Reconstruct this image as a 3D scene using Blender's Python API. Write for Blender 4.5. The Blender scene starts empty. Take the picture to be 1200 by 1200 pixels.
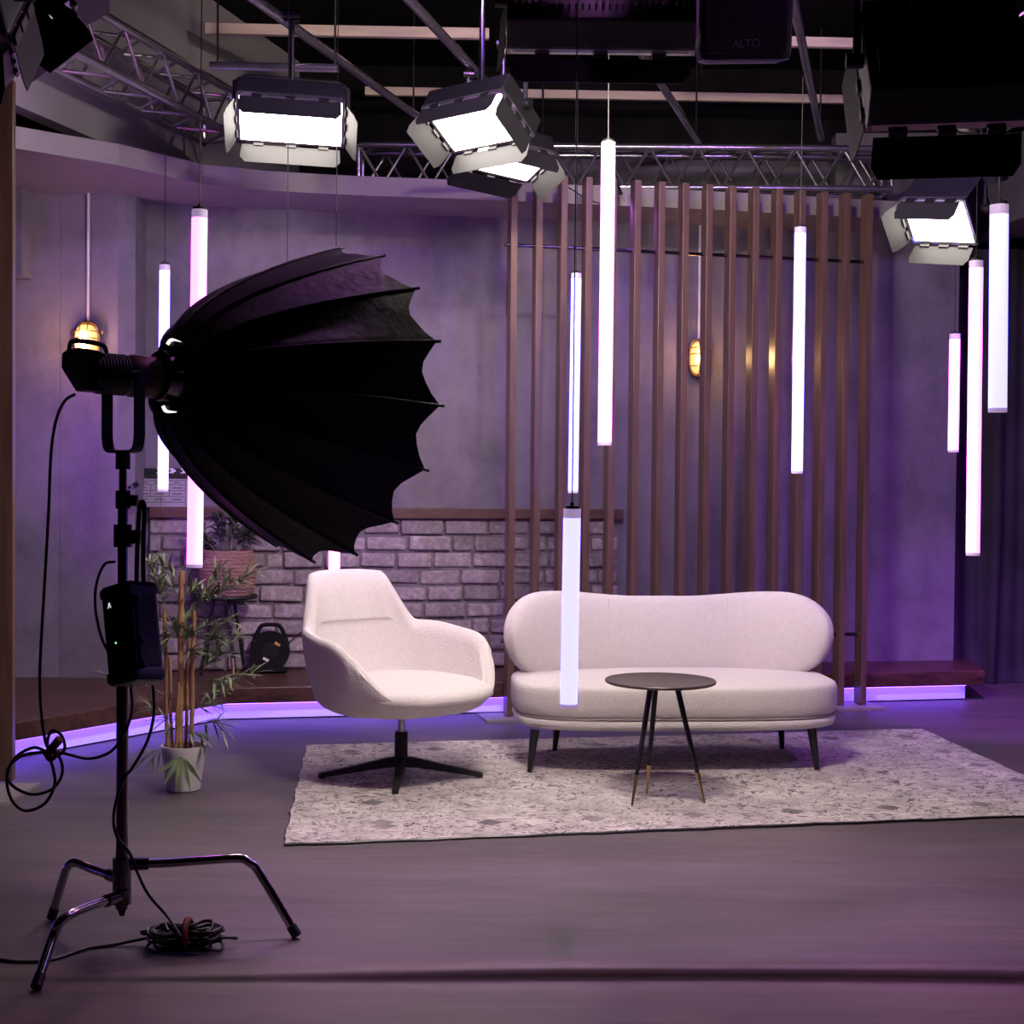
import bpy, bmesh, math, random
from mathutils import Vector, Matrix, Euler
from math import sin, cos, pi, radians, sqrt
rnd = random.Random(7)
SC = bpy.context.scene
COL = SC.collection

# ------------------------------------------------------------------ camera
CAMH = 1.37; FPX = 1700.0; PITCH = radians(1.35); ROLL = radians(0.5)
FW = Vector((0, cos(PITCH), -sin(PITCH))); U0 = Vector((0, sin(PITCH), cos(PITCH))); R0 = Vector((1, 0, 0))
RT = R0*cos(ROLL) + U0*sin(ROLL); UP = U0*cos(ROLL) - R0*sin(ROLL)
def ray(px, py):
    return FW + RT*((px-600)/FPX) + UP*((600-py)/FPX)
def P(px, py, d):
    r = ray(px, py); k = d/r.y
    return Vector((r.x*k, d, CAMH + r.z*k))
def Fz(px, py, z=0.0):
    r = ray(px, py); k = (z-CAMH)/r.z
    return Vector((r.x*k, r.y*k, z))
cam_d = bpy.data.cameras.new('camera'); cam = bpy.data.objects.new('camera', cam_d); COL.objects.link(cam)
cam_d.sensor_width = 36; cam_d.lens = FPX/1200*36; cam_d.clip_start = .05; cam_d.clip_end = 100
m = Matrix.Identity(4)
for i, v in enumerate((RT, UP, -FW)):
    for j in range(3): m[j][i] = v[j]
m[2][3] = CAMH
cam.matrix_world = m
SC.camera = cam
SC.view_settings.view_transform = 'Standard'; SC.view_settings.look = 'None'
SC.view_settings.gamma = 1; SC.view_settings.use_curve_mapping = False; SC.view_settings.exposure = 0.0
w = bpy.data.worlds.new('world'); SC.world = w; w.use_nodes = True
w.node_tree.nodes['Background'].inputs[0].default_value = (.012, .008, .02, 1)
w.node_tree.nodes['Background'].inputs[1].default_value = 1.0

# ------------------------------------------------------------------ materials
def s2l(c):
    return tuple(((x/255)/12.92 if x/255 <= .04045 else ((x/255+.055)/1.055)**2.4) for x in c)
def mat(name, col, rough=.6, metal=0., var=.12, vscale=6., bump=0., bscale=60., spec=.5, stretch=None, coat=0.):
    M = bpy.data.materials.new(name); M.use_nodes = True
    nt = M.node_tree; b = nt.nodes['Principled BSDF']
    b.inputs['Roughness'].default_value = rough; b.inputs['Metallic'].default_value = metal
    b.inputs['Specular IOR Level'].default_value = spec
    if coat: b.inputs['Coat Weight'].default_value = coat; b.inputs['Coat Roughness'].default_value = .2
    tc = nt.nodes.new('ShaderNodeTexCoord'); mp = nt.nodes.new('ShaderNodeMapping')
    nt.links.new(tc.outputs['Object'], mp.inputs[0])
    if stretch: mp.inputs['Scale'].default_value = stretch
    n = nt.nodes.new('ShaderNodeTexNoise'); n.inputs['Scale'].default_value = vscale; n.inputs['Detail'].default_value = 5
    nt.links.new(mp.outputs[0], n.inputs['Vector'])
    r = nt.nodes.new('ShaderNodeValToRGB'); nt.links.new(n.outputs['Fac'], r.inputs[0])
    r.color_ramp.elements[0].position = .3; r.color_ramp.elements[1].position = .7
    r.color_ramp.elements[0].color = (*[c*(1-var) for c in col], 1); r.color_ramp.elements[1].color = (*[min(1, c*(1+var)) for c in col], 1)
    nt.links.new(r.outputs[0], b.inputs['Base Color'])
    if bump:
        n2 = nt.nodes.new('ShaderNodeTexNoise'); n2.inputs['Scale'].default_value = bscale; n2.inputs['Detail'].default_value = 3
        nt.links.new(mp.outputs[0], n2.inputs['Vector'])
        bp = nt.nodes.new('ShaderNodeBump'); bp.inputs['Strength'].default_value = bump; bp.inputs['Distance'].default_value = .01
        nt.links.new(n2.outputs['Fac'], bp.inputs['Height']); nt.links.new(bp.outputs[0], b.inputs['Normal'])
    return M
def emis(name, col, k, base=(.8, .8, .8)):
    M = bpy.data.materials.new(name); M.use_nodes = True
    nt = M.node_tree; b = nt.nodes['Principled BSDF']
    b.inputs['Base Color'].default_value = (*base, 1); b.inputs['Roughness'].default_value = .4
    b.inputs['Emission Color'].default_value = (*col, 1); b.inputs['Emission Strength'].default_value = k
    return M
class NT:
    def __init__(s, name):
        s.m = bpy.data.materials.new(name); s.m.use_nodes = True; s.t = s.m.node_tree; s.b = s.t.nodes['Principled BSDF']
        s.tc = s.t.nodes.new('ShaderNodeTexCoord')
    def n(s, typ, **kw):
        x = s.t.nodes.new('ShaderNode'+typ)
        for k, v in kw.items():
            if k.startswith('_'): x.inputs[k[1:].replace('_', ' ')].default_value = v
            else: setattr(x, k, v)
        return x
    def l(s, a, b): s.t.links.new(a, b)
    def val(s, i, v):
        if hasattr(v, 'links'): s.l(v, i)
        else: i.default_value = v
    def math(s, op, a, b=0., c=0., clamp=False):
        x = s.t.nodes.new('ShaderNodeMath'); x.operation = op; x.use_clamp = clamp
        s.val(x.inputs[0], a); s.val(x.inputs[1], b); s.val(x.inputs[2], c)
        return x.outputs[0]
    def mapping(s, scale=(1, 1, 1), loc=(0, 0, 0), rot=(0, 0, 0)):
        x = s.n('Mapping'); x.inputs['Scale'].default_value = scale; x.inputs['Location'].default_value = loc; x.inputs['Rotation'].default_value = rot
        s.l(s.tc.outputs['Object'], x.inputs[0]); return x.outputs[0]
    def noise(s, vec, scale, detail=4, rough=.5, dist=0.):
        x = s.n('TexNoise'); x.inputs['Scale'].default_value = scale; x.inputs['Detail'].default_value = detail
        x.inputs['Roughness'].default_value = rough; x.inputs['Distortion'].default_value = dist
        s.l(vec, x.inputs['Vector']); return x.outputs['Fac']
    def ramp(s, f, stops):
        x = s.n('ValToRGB'); e = x.color_ramp.elements
        while len(e) < len(stops): e.new(.5)
        for q, (p, c) in zip(e, stops): q.position = p; q.color = (*c, 1) if len(c) == 3 else c
        s.l(f, x.inputs[0]); return x.outputs[0]
    def mix(s, f, a, b, mode='MIX'):
        x = s.n('Mix', data_type='RGBA', blend_type=mode)
        s.val(x.inputs[0], f)
        for i, v in ((6, a), (7, b)):
            if hasattr(v, 'links'): s.l(v, x.inputs[i])
            else: x.inputs[i].default_value = (*v, 1)
        return x.outputs[2]
    def bump(s, h, st, dist=.01):
        x = s.n('Bump'); x.inputs['Strength'].default_value = st; x.inputs['Distance'].default_value = dist
        s.l(h, x.inputs['Height']); s.l(x.outputs[0], s.b.inputs['Normal'])

def concrete(name, base, rough=.75, contrast=.35):
    t = NT(name)
    v = t.mapping(); a = t.noise(v, 2.1, 7, .66, .4); b_ = t.noise(t.mapping((3, 3, .8)), 2.2, 5, .6); c = t.noise(v, 45, 3)
    f = t.math('ADD', t.math('ADD', t.math('MULTIPLY', a, .62), t.math('MULTIPLY', b_, .23)), t.math('MULTIPLY', t.noise(v, 9, 5, .7), .15))
    col = t.ramp(f, [(.32, tuple(x*(1-contrast) for x in base)), (.5, base), (.68, tuple(x*(1+contrast*.7) for x in base))])
    # worn darker stains
    st = t.ramp(t.noise(t.mapping((2.2, 2.2, .5), (3, 1, 2)), 2.6, 6, .65), [(.56, (0, 0, 0)), (.74, (1, 1, 1))])
    col = t.mix(t.math('MULTIPLY', st, .35), col, tuple(x*.55 for x in base))
    t.l(col, t.b.inputs['Base Color']); t.b.inputs['Roughness'].default_value = rough
    t.bump(t.math('ADD', t.math('MULTIPLY', c, .4), f), .25, .012)
    return t.m
def wood(name, dark, light, scale=(1, 1, 1), rough=.45, axis_scale=(1.2, 16, 16), vs=1.6):
    t = NT(name)
    v = t.mapping(tuple(a*b for a, b in zip(axis_scale, scale)))
    a = t.noise(v, vs, 6, .6, .6); b_ = t.noise(v, vs*5, 3, .5)
    f = t.math('ADD', t.math('MULTIPLY', a, .75), t.math('MULTIPLY', b_, .25))
    t.l(t.ramp(f, [(.33, dark), (.5, tuple((x+y)/2 for x, y in zip(dark, light))), (.68, light)]), t.b.inputs['Base Color'])
    t.b.inputs['Roughness'].default_value = rough
    t.bump(f, .15, .004)
    return t.m

MT = {}
MT['black'] = mat('black powder coat', (.009, .009, .0095), .55, var=.25, bump=.1, bscale=200, spec=.35)
MT['matte_black'] = mat('matte black plastic', (.005, .005, .0055), .75, var=.2, spec=.2)
MT['black_gloss'] = mat('black plastic', (.008, .008, .009), .3, var=.2)
MT['door_black'] = mat('black barn door paint', (.015, .0146, .0143), .7, var=.1, spec=.3)
MT['rubber'] = mat('black cable rubber', (.006, .006, .007), .45, var=.2)
MT['fabric_black'] = mat('black nylon', (.0045, .0042, .0042), .6, var=.3, vscale=9, bump=.35, bscale=28, spec=.25)
MT['chrome'] = mat('chrome tube', (.5, .48, .5), .16, 1., var=.1)
MT['steel_dark'] = mat('dark chrome', (.16, .15, .17), .2, 1., var=.2)
MT['alu'] = mat('aluminium', (.66, .64, .66), .22, .93, var=.15, vscale=20)
MT['boucle'] = mat('cream boucle', (.70, .655, .63), .95, var=.035, vscale=40, bump=.55, bscale=170, spec=.15)
MT['piping'] = mat('taupe piping', (.33, .29, .28), .9, spec=.1)
MT['leg_black'] = mat('black lacquer leg', (.012, .011, .012), .35, var=.1)
MT['table_top'] = mat('bronze lacquer', (.075, .06, .055), .38, .35, var=.12, vscale=4)
MT['brass'] = mat('brass', (.46, .33, .17), .35, 1., var=.15)
MT['pot'] = mat('white ceramic', (.62, .58, .6), .35, var=.05)
MT['soil'] = mat('soil', (.02, .015, .012), .95, var=.5, vscale=60, bump=.8)
MT['leaf'] = mat('bamboo leaf', (.19, .25, .13), .5, var=.5, vscale=14)
MT['leaf_dark'] = mat('dark leaf', (.10, .13, .085), .5, var=.5, vscale=12)
MT['cane'] = mat('bamboo cane', (.38, .215, .095), .45, var=.35, vscale=18, stretch=(1, 1, .5))
MT['basket'] = mat('woven basket', (.36, .205, .155), .8, var=.35, vscale=30, stretch=(1, 1, 6), bump=1., bscale=40)
MT['red'] = mat('red velcro', (.18, .012, .012), .7, var=.2)
MT['red_lamp'] = mat('red anodised', (.06, .004, .003), .5, 0., var=.2)
MT['white'] = mat('white plastic', (.75, .74, .74), .45, var=.03)
MT['grey_print'] = mat('grey print', (.12, .11, .11), .6)
MT['orange'] = mat('orange label', (.6, .3, .08), .5)
MT['green_led'] = emis('green led', (.3, 1, .4), 1.2)
MT['curtain'] = mat('black velvet', (.05, .042, .06), .85, var=.3, vscale=3, bump=.2, bscale=50, spec=.2)
MT['dark_wall'] = mat('black painted wall', (.010, .009, .010), .9, var=.3, spec=.1)
MT['upper_wall'] = mat('pale plaster', (.30, .28, .29), .85, var=.08, vscale=2)
MT['header'] = mat('grey felt panel', (.13, .12, .125), .9, var=.15, vscale=3)
MT['batten'] = mat('pine batten', (.66, .52, .44), .6, var=.12, vscale=3, stretch=(1, 8, 8))
MT['concrete'] = concrete('concrete plaster', (.198, .172, .215), contrast=.45)
MT['bulk'] = concrete('bulkhead plaster', (.24, .215, .22), contrast=.18)
MT['deck'] = wood('walnut deck', (.028, .011, .009), (.12, .055, .042), rough=.4, axis_scale=(.7, 15, 15))
MT['slat'] = wood('walnut slat', (.085, .046, .034), (.17, .10, .074), axis_scale=(14, 14, 1.0), rough=.33)
MT['ledge'] = wood('walnut ledge', (.06, .026, .02), (.15, .075, .055), rough=.5)
MT['plate'] = mat('grey steel plate', (.25, .22, .21), .6, var=.1)
MT['mortar'] = mat('mortar', (.23, .21, .215), .95, var=.25, vscale=25, bump=.8, bscale=70)
def brick_mat():
    t = NT('whitewashed brick')
    v = t.mapping(); a = t.noise(v, 9, 6, .65); b_ = t.noise(v, 34, 4, .6); g = t.n('NewGeometry')
    f = t.math('ADD', t.math('MULTIPLY', a, .5), t.math('MULTIPLY', b_, .5))
    c = t.ramp(f, [(.3, (.19, .162, .165)), (.5, (.31, .272, .276)), (.68, (.52, .48, .48))])
    r = t.ramp(g.outputs['Random Per Island'], [(0, (.72, .70, .72)), (1, (1.25, 1.2, 1.2))])
    t.l(t.mix(1., c, r, 'MULTIPLY'), t.b.inputs['Base Color']); t.b.inputs['Roughness'].default_value = .85
    t.bump(f, .8, .012)
    return t.m
MT['brick'] = brick_mat()
def floor_mat():
    t = NT('grey vinyl floor')
    v = t.mapping((.35, 2.2, 1)); a = t.noise(v, 1.4, 6, .62, .4); b_ = t.noise(t.mapping((.8, 8, 1)), 2.0, 5, .65, .6); c = t.noise(t.mapping(), 1.0, 4)
    f = t.math('ADD', t.math('ADD', t.math('MULTIPLY', a, .37), t.math('MULTIPLY', b_, .31)), t.math('ADD', t.math('MULTIPLY', c, .24), t.math('MULTIPLY', t.noise(t.mapping((1, 3, 1)), 26, 3, .7), .08)))
    col = t.ramp(f, [(.36, (.066, .051, .055)), (.5, (.105, .084, .090)), (.63, (.145, .118, .126))])
    # the boards nearer the camera are a warmer brown sheet
    sx = t.n('SeparateXYZ'); t.l(t.tc.outputs['Object'], sx.inputs[0])
    near = t.math('LESS_THAN', sx.outputs['Y'], 4.03)
    col = t.mix(t.math('MULTIPLY', near, .75), col, t.mix(1., col, (1.15, .86, .84), 'MULTIPLY'))
    scuff = t.ramp(t.noise(t.mapping((1.1, 9, 1), (2, 1, 0)), 2.6, 7, .72, .5), [(.60, (0, 0, 0)), (.72, (1, 1, 1))])
    col = t.mix(t.math('MULTIPLY', scuff, .40), col, (.24, .205, .21))
    t.l(col, t.b.inputs['Base Color'])
    sc = t.noise(t.mapping((1.5, 14, 1)), 3, 6, .7)
    t.l(t.math('ADD', .40, t.math('MULTIPLY', sc, .24)), t.b.inputs['Roughness'])
    t.b.inputs['Specular IOR Level'].default_value = .45
    t.bump(t.noise(t.mapping((1, 3, 1)), 14, 4), .06, .01)
    return t.m
MT['floor'] = floor_mat()
RUG_L, RUG_W = 3.35, 1.97
def rug_mat():
    t = NT('faded oriental rug')
    sx = t.n('SeparateXYZ'); t.l(t.tc.outputs['Object'], sx.inputs[0])
    X, Y = sx.outputs['X'], sx.outputs['Y']
    ex = t.math('SUBTRACT', RUG_L/2, t.math('ABSOLUTE', X)); ey = t.math('SUBTRACT', RUG_W/2, t.math('ABSOLUTE', Y))
    e = t.math('MINIMUM', ex, ey)
    v = t.mapping(); nz = t.noise(v, 6, 5, .65)
    wear = t.ramp(t.noise(v, 3.1, 6, .65), [(.36, (0, 0, 0)), (.62, (1, 1, 1))])
    # scrolling line work: contour lines of warped noise, broken up by wear
    def contour(vec, sc, k, th, dist):
        f = t.noise(vec, sc, 2, .45, dist)
        return t.math('LESS_THAN', t.math('ABSOLUTE', t.math('SUBTRACT', t.math('FRACT', t.math('MULTIPLY', f, k)), .5)), th)
    vs_ = t.mapping((1, 1.25, 1), (.3, .7, 0))
    gate = t.ramp(t.noise(v, 13, 4, .6), [(.36, (0, 0, 0)), (.50, (1, 1, 1))])
    gate2 = t.ramp(t.noise(v, 21, 3, .6), [(.40, (0, 0, 0)), (.54, (1, 1, 1))])
    lines = t.math('MAXIMUM', t.math('MULTIPLY', contour(vs_, 6.5, 5.5, .085, 1.2), gate), t.math('MULTIPLY', contour(vs_, 14, 4.5, .10, .8), gate2))
    blot = t.math('MULTIPLY', t.ramp(t.noise(v, 30, 4, .7), [(.57, (0, 0, 0)), (.66, (1, 1, 1))]), .55)
    lines = t.math('MAXIMUM', lines, blot)
    # border lines
    def band(a, b_): return t.math('MULTIPLY', t.math('GREATER_THAN', e, a), t.math('LESS_THAN', e, b_))
    bl = t.math('MULTIPLY', t.math('MAXIMUM', t.math('MAXIMUM', band(.055, .064), band(.30, .309)), band(.345, .35)), t.math('MULTIPLY', gate, .45))
    # border palmettes: regular dark lozenges along the middle of the border
    def loz(u, c, per, off):
        a = t.math('ABSOLUTE', t.math('SUBTRACT', t.math('FRACT', t.math('ADD', t.math('DIVIDE', u, per), off)), .5))
        return t.math('LESS_THAN', t.math('ADD', t.math('MULTIPLY', a, per*1.0), t.math('ABSOLUTE', t.math('SUBTRACT', c, .205))), .055)
    lz = t.math('MAXIMUM', t.math('MULTIPLY', loz(X, ey, .42, .0), t.math('LESS_THAN', ey, .3)), t.math('MULTIPLY', loz(Y, ex, .36, .5), t.math('LESS_THAN', ex, .3)))
    ink = t.math('MAXIMUM', t.math('MAXIMUM', lines, bl), t.math('MULTIPLY', lz, .9))
    ink = t.math('MULTIPLY', ink, t.math('ADD', .5, t.math('MULTIPLY', wear, .45)), clamp=True)
    base = t.ramp(nz, [(.35, (.43, .375, .37)), (.65, (.64, .575, .565))])
    field = t.math('MULTIPLY', t.math('GREATER_THAN', e, .33), .12)
    base = t.mix(field, base, (.25, .23, .24))
    col = t.mix(ink, base, (.085, .075, .085))
    t.l(col, t.b.inputs['Base Color']); t.b.inputs['Roughness'].default_value = .95; t.b.inputs['Specular IOR Level'].default_value = .1
    t.bump(t.noise(v, 190, 2), .5, .006)
    return t.m
MT['rug'] = rug_mat()
PINK = (1.0, .115, 1.0); LILAC = (.42, .16, 1.0); ICE = (.20, .17, 1.0)

# ------------------------------------------------------------------ mesh builder
def catmull(pts, n=8, closed=False):
    pts = [Vector(p) for p in pts]
    if len(pts) < 3: return pts
    out = []
    N = len(pts); rng = range(N) if closed else range(N-1)
    for i in rng:
        p1, p2 = pts[i], pts[(i+1) % N]
        p0 = pts[(i-1) % N] if closed or i > 0 else p1*2-p2
        p3 = pts[(i+2) % N] if closed or i+2 < N else p2*2-p1
        for k in range(n):
            t = k/n
            out.append(.5*((2*p1) + (p2-p0)*t + (2*p0-5*p1+4*p2-p3)*t*t + (3*p1-p0-3*p2+p3)*t**3))
    if not closed: out.append(pts[-1])
    return out
class MB:
    def __init__(s): s.bm = bmesh.new()
    def face(s, vs):
        try: return s.bm.faces.new(vs)
        except ValueError: return None
    def box(s, c, size, M=None, bevel=0.):
        g = bmesh.ops.create_cube(s.bm, size=1.)['verts']
        sz = Vector(size)
        for v in g: v.co = Vector((v.co.x*sz.x, v.co.y*sz.y, v.co.z*sz.z))
        if bevel:
            ed = list({e for v in g for e in v.link_edges})
            r = bmesh.ops.bevel(s.bm, geom=ed, offset=bevel, segments=2, affect='EDGES', profile=.6)
            g = list({v for f in r['faces'] for v in f.verts} | {v for v in g if v.is_valid})
        X = Matrix.Translation(Vector(c)) @ (M.to_4x4() if M else Matrix.Identity(4))
        for v in g: v.co = X @ v.co
        return s
    def cyl(s, a, b, r0, r1=None, seg=16, cap=True):
        a, b = Vector(a), Vector(b); r1 = r0 if r1 is None else r1
        z = (b-a).normalized(); x = z.orthogonal().normalized(); y = z.cross(x)
        A, B_ = [], []
        for i in range(seg):
            t = 2*pi*i/seg; d = x*cos(t)+y*sin(t)
            A.append(s.bm.verts.new(a+d*r0)); B_.append(s.bm.verts.new(b+d*r1))
        for i in range(seg): s.face([A[i], A[(i+1) % seg], B_[(i+1) % seg], B_[i]])
        if cap: s.face(A[::-1]); s.face(B_)
        return s
    def tube(s, path, r, seg=10, closed=False):
        path = [Vector(p) for p in path]; N = len(path); rings = []
        nrm = None
        for i, p in enumerate(path):
            if closed: t = (path[(i+1) % N]-path[i-1])
            else: t = path[min(i+1, N-1)]-path[max(i-1, 0)]
            if t.length < 1e-9: t = Vector((0, 0, 1))
            t.normalize()
            if nrm is None: nrm = t.orthogonal().normalized()
            else:
                nrm = nrm - t*nrm.dot(t)
                nrm = nrm.normalized() if nrm.length > 1e-6 else t.orthogonal().normalized()
            b = t.cross(nrm); rr = r(i/(N-1)) if callable(r) else r
            rings.append([s.bm.verts.new(p+(nrm*cos(2*pi*k/seg)+b*sin(2*pi*k/seg))*rr) for k in range(seg)])
        for i in range(N if closed else N-1):
            A, B_ = rings[i], rings[(i+1) % N]
            for k in range(seg): s.face([A[k], A[(k+1) % seg], B_[(k+1) % seg], B_[k]])
        if not closed: s.face(rings[0][::-1]); s.face(rings[-1])
        return s
    def loft(s, rings, close_ring=True, cap0=False, cap1=False):
        R = [[s.bm.verts.new(Vector(p)) for p in r] for r in rings]
        for a, b in zip(R, R[1:]):
            n = len(a)
            for k in range(n if close_ring else n-1): s.face([a[k], a[(k+1) % n], b[(k+1) % n], b[k]])
        if cap0: s.face(R[0][::-1])
        if cap1: s.face(R[-1])
        return R
    def prism(s, poly, z0, z1):
        A = [s.bm.verts.new((p[0], p[1], z0)) for p in poly]; B_ = [s.bm.verts.new((p[0], p[1], z1)) for p in poly]
        n = len(poly)
        for k in range(n): s.face([A[k], A[(k+1) % n], B_[(k+1) % n], B_[k]])
        s.face(A[::-1]); s.face(B_); return s
    def plate(s, poly, th):                       # 3-D polygon given thickness along its normal
        poly = [Vector(p) for p in poly]
        n = (poly[1]-poly[0]).cross(poly[2]-poly[1]).normalized()*th/2
        A = [s.bm.verts.new(p-n) for p in poly]; B_ = [s.bm.verts.new(p+n) for p in poly]
        k_ = len(poly)
        for k in range(k_): s.face([A[k], A[(k+1) % k_], B_[(k+1) % k_], B_[k]])
        s.face(A[::-1]); s.face(B_); return s
    def lathe(s, prof, seg=32, c=(0, 0, 0), M=None):
        c = Vector(c); X = M or Matrix.Identity(3)
        rings = []
        for r, z in prof:
            rings.append([c + X @ Vector((r*cos(2*pi*k/seg), r*sin(2*pi*k/seg), z)) for k in range(seg)])
        s.loft(rings, True, prof[0][0] > 1e-5, prof[-1][0] > 1e-5); return s
    def build(s, name, m, parent=None, smooth=False, world=False, sub=0, bev=0., xf=None, angle=40):
        bmesh.ops.remove_doubles(s.bm, verts=s.bm.verts, dist=1e-6)
        bmesh.ops.recalc_face_normals(s.bm, faces=s.bm.faces)
        if xf is not None: bmesh.ops.transform(s.bm, matrix=xf, verts=s.bm.verts)
        if world and parent is not None:
            pm = Matrix.LocRotScale(parent.location, parent.rotation_euler, None) if parent.parent is None else Matrix.LocRotScale(parent.parent.location, parent.parent.rotation_euler, None)
            bmesh.ops.transform(s.bm, matrix=pm.inverted(), verts=s.bm.verts)
        me = bpy.data.meshes.new(name); s.bm.to_mesh(me); s.bm.free()
        o = bpy.data.objects.new(name, me); COL.objects.link(o)
        me.materials.append(MT[m] if isinstance(m, str) else m)
        if smooth:
            for p in me.polygons: p.use_smooth = True
            try: me.set_sharp_from_angle(angle=radians(angle))
            except Exception: pass
        if bev:
            q = o.modifiers.new('bevel', 'BEVEL'); q.width = bev; q.segments = 2; q.limit_method = 'ANGLE'
        if sub:
            q = o.modifiers.new('sub', 'SUBSURF'); q.levels = sub; q.render_levels = sub
        if parent is not None: o.parent = parent
        return o
def tag(o, label=None, cat=None, group=None, kind=None):
    if label: o['label'] = label
    if cat: o['category'] = cat
    if group: o['group'] = group
    if kind: o['kind'] = kind
    return o
def thing(name, label, cat, loc=(0, 0, 0), rz=0., group=None):
    o = bpy.data.objects.new(name, None); COL.objects.link(o); o.empty_display_size = .1
    o.location = loc; o.rotation_euler = (0, 0, rz)
    return tag(o, label, cat, group)
def struct(name, mb, m, **k):
    return tag(mb.build(name, m, **k), kind='structure')
def own(mb, name, m, label, cat, loc, group=None, **k):   # a thing that is one mesh, origin at its base
    o = mb.build(name, m, xf=Matrix.Translation(-Vector(loc)), **k); o.location = loc
    return tag(o, label, cat, group)
# ================================================================== SETTING
# studio shell
YB = 10.7; XL, XR = -4.7, 5.0; YF = -2.2; ZC = 4.38
b = MB()   # floor with the low ridge where the vinyl sheet ends
prof = [(YF, 0), (3.84, 0), (3.895, .001), (3.905, .006), (3.912, .018), (3.920, .030), (3.932, .037), (3.955, .039), (4.0, .035), (4.06, .023), (4.13, .008), (4.22, 0), (YB+.2, 0)]
xs = [XL-.2+i*(XR-XL+.4)/40 for i in range(41)]
def ridge_h(x):   # flatter on the left, under the tripod and the coiled cable
    return max(.0, min(1, (x+1.25)/1.3))*.92+.08
rings = [[(x, y + (.03*sin(x*1.3)-.02*x*.5 if 3.8 < y < 4.3 else 0), z*ridge_h(x)) for x in xs] for y, z in prof]
b.loft(rings, close_ring=False)
struct('floor', b, 'floor', smooth=True)
b = MB(); b.box(((XL+XR)/2, (YF+YB)/2, -.16), (XR-XL+.4, YB-YF+.4, .2)); struct('floor_slab', b, 'dark_wall')
b = MB(); b.box(((XL+XR)/2, (YF+YB)/2, ZC+.06), (XR-XL+.4, YB-YF+.4, .1)); struct('ceiling', b, 'dark_wall')
b = MB(); b.box(((XL+XR)/2, YB+.06, ZC/2), (XR-XL+.4, .1, ZC)); struct('wall_rear', b, 'dark_wall')
b = MB(); b.box((XL-.06, (YF+YB)/2, ZC/2), (.1, YB-YF, ZC)); struct('wall_left', b, 'dark_wall')
b = MB(); b.box((XR+.06, (YF+YB)/2, ZC/2), (.1, YB-YF, ZC)); struct('wall_right', b, 'dark_wall')
b = MB(); b.box(((XL+XR)/2, YF-.06, ZC/2), (XR-XL+.4, .1, ZC)); struct('wall_front', b, 'dark_wall')
# pale upper wall on the left, beyond the lighting truss
def wl(d): return -2.5+.259*(d-7.04)
b = MB(); d0, d1 = 4.6, 10.62
b.prism([(wl(d0), d0), (wl(d1), d1), (wl(d1)-.1, d1), (wl(d0)-.1, d0)], 3.185, ZC); struct('wall_upper_left', b, 'upper_wall')
# lower bulkhead on the right, dim and purple
p0 = P(1128, 287, 9.95); p1 = P(1215, 254, 8.9)
b = MB(); b.prism([(2.2, 10.0), (p0.x, p0.y), (p1.x, p1.y), (4.3, 8.0), (4.4, 8.1), (3.2, 10.2), (2.2, 10.15)], 3.02, 3.75); struct('wall_upper_right', b, 'header')
b = MB(); q0 = P(652, 216, 10.25); q1 = P(1040, 176, 10.25)
b.box(((q0.x+q1.x)/2, 10.3, (q0.z+q1.z)/2-.06), (q1.x-q0.x, .06, q1.z-q0.z+.16)); struct('wall_behind_truss', b, 'header')

# the set: concrete back wall, left pilaster walls, bulkhead
DT, DB = .19, .10
W0 = Vector((-2.20, 8.70)); W1 = Vector((2.93, 9.58)); wd = (W1-W0).normalized(); wn = Vector((wd.y, -wd.x))
def wall_y(x): return W0.y + (x-W0.x)*wd.y/wd.x
b = MB(); o_ = -wn*.14
b.prism([tuple(W0), tuple(W1), tuple(W1+o_), tuple(W0+o_)], 0, 2.985); struct('wall_back', b, 'concrete')
b = MB()
b.prism([(-3.6, 8.30), (-2.62, 8.397), (-2.615, 8.395), (-2.285, 8.395), (-2.20, 8.46), (-2.20, 8.70), (-2.22, 8.84), (-3.6, 8.84)], 0, 2.985)
struct('wall_pilaster', b, 'concrete')
b = MB(); q = P(32, 325, 8.3)
b.box((q.x-.45, 8.33, (q.z+2.985)/2), (.9, .25, 2.985-q.z)); struct('trim_1', b, 'concrete')
front = [(-3.9, 6.3), (-2.49, 7.24), (-2.07, 7.62), (-1.73, 8.10), (-1.4, 8.26), (-.98, 8.36), (-.05, 8.50), (1.18, 8.72), (2.96, 9.12)]
b = MB(); b.prism(front+[(3.02, 9.75), (-2.3, 9.0), (-3.9, 9.0)], 2.985, 3.095); struct('trim_2', b, 'bulk')

# raised wooden platform along the wall, with the light strip under its nose
edge = [(-3.9, 4.64), (-2.36, 6.84), (-1.57, 8.03), (-.05, 8.355), (2.15, 8.875), (2.97, 9.05)]
pf = thing('wooden_platform', 'low walnut platform running along the back wall above a purple light strip', 'platform', (0, 8.6, 0))
b = MB(); b.prism(edge+[(3.04, 9.60), (2.9, 9.57)]+[(-2.19, 8.69), (-2.29, 8.39), (-3.9, 8.39)], DB, DT)
b.build('deck_board', 'deck', pf, world=True, bev=.006)
def inset(e, k):
    out = []
    for i, p in enumerate(e):
        a = Vector(e[max(i-1, 0)]); c = Vector(e[min(i+1, len(e)-1)]); t = (c-a).normalized(); n = Vector((-t.y, t.x))
        out.append(Vector(p)+n*k)
    return out
E1 = inset(edge, .07); E1[-1] = Vector((2.86, 9.10)); E2 = inset(edge, .16); E2[-1] = Vector((2.84, 9.19))
b = MB(); b.prism([tuple(p) for p in E1]+[tuple(p) for p in E2[::-1]], .008, DB-.002)
MT['strip'] = emis('purple led diffuser', (.22, .11, 1.0), .75)
MT['tape'] = emis('purple led tape', (.13, .045, 1.0), 22)
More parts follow.
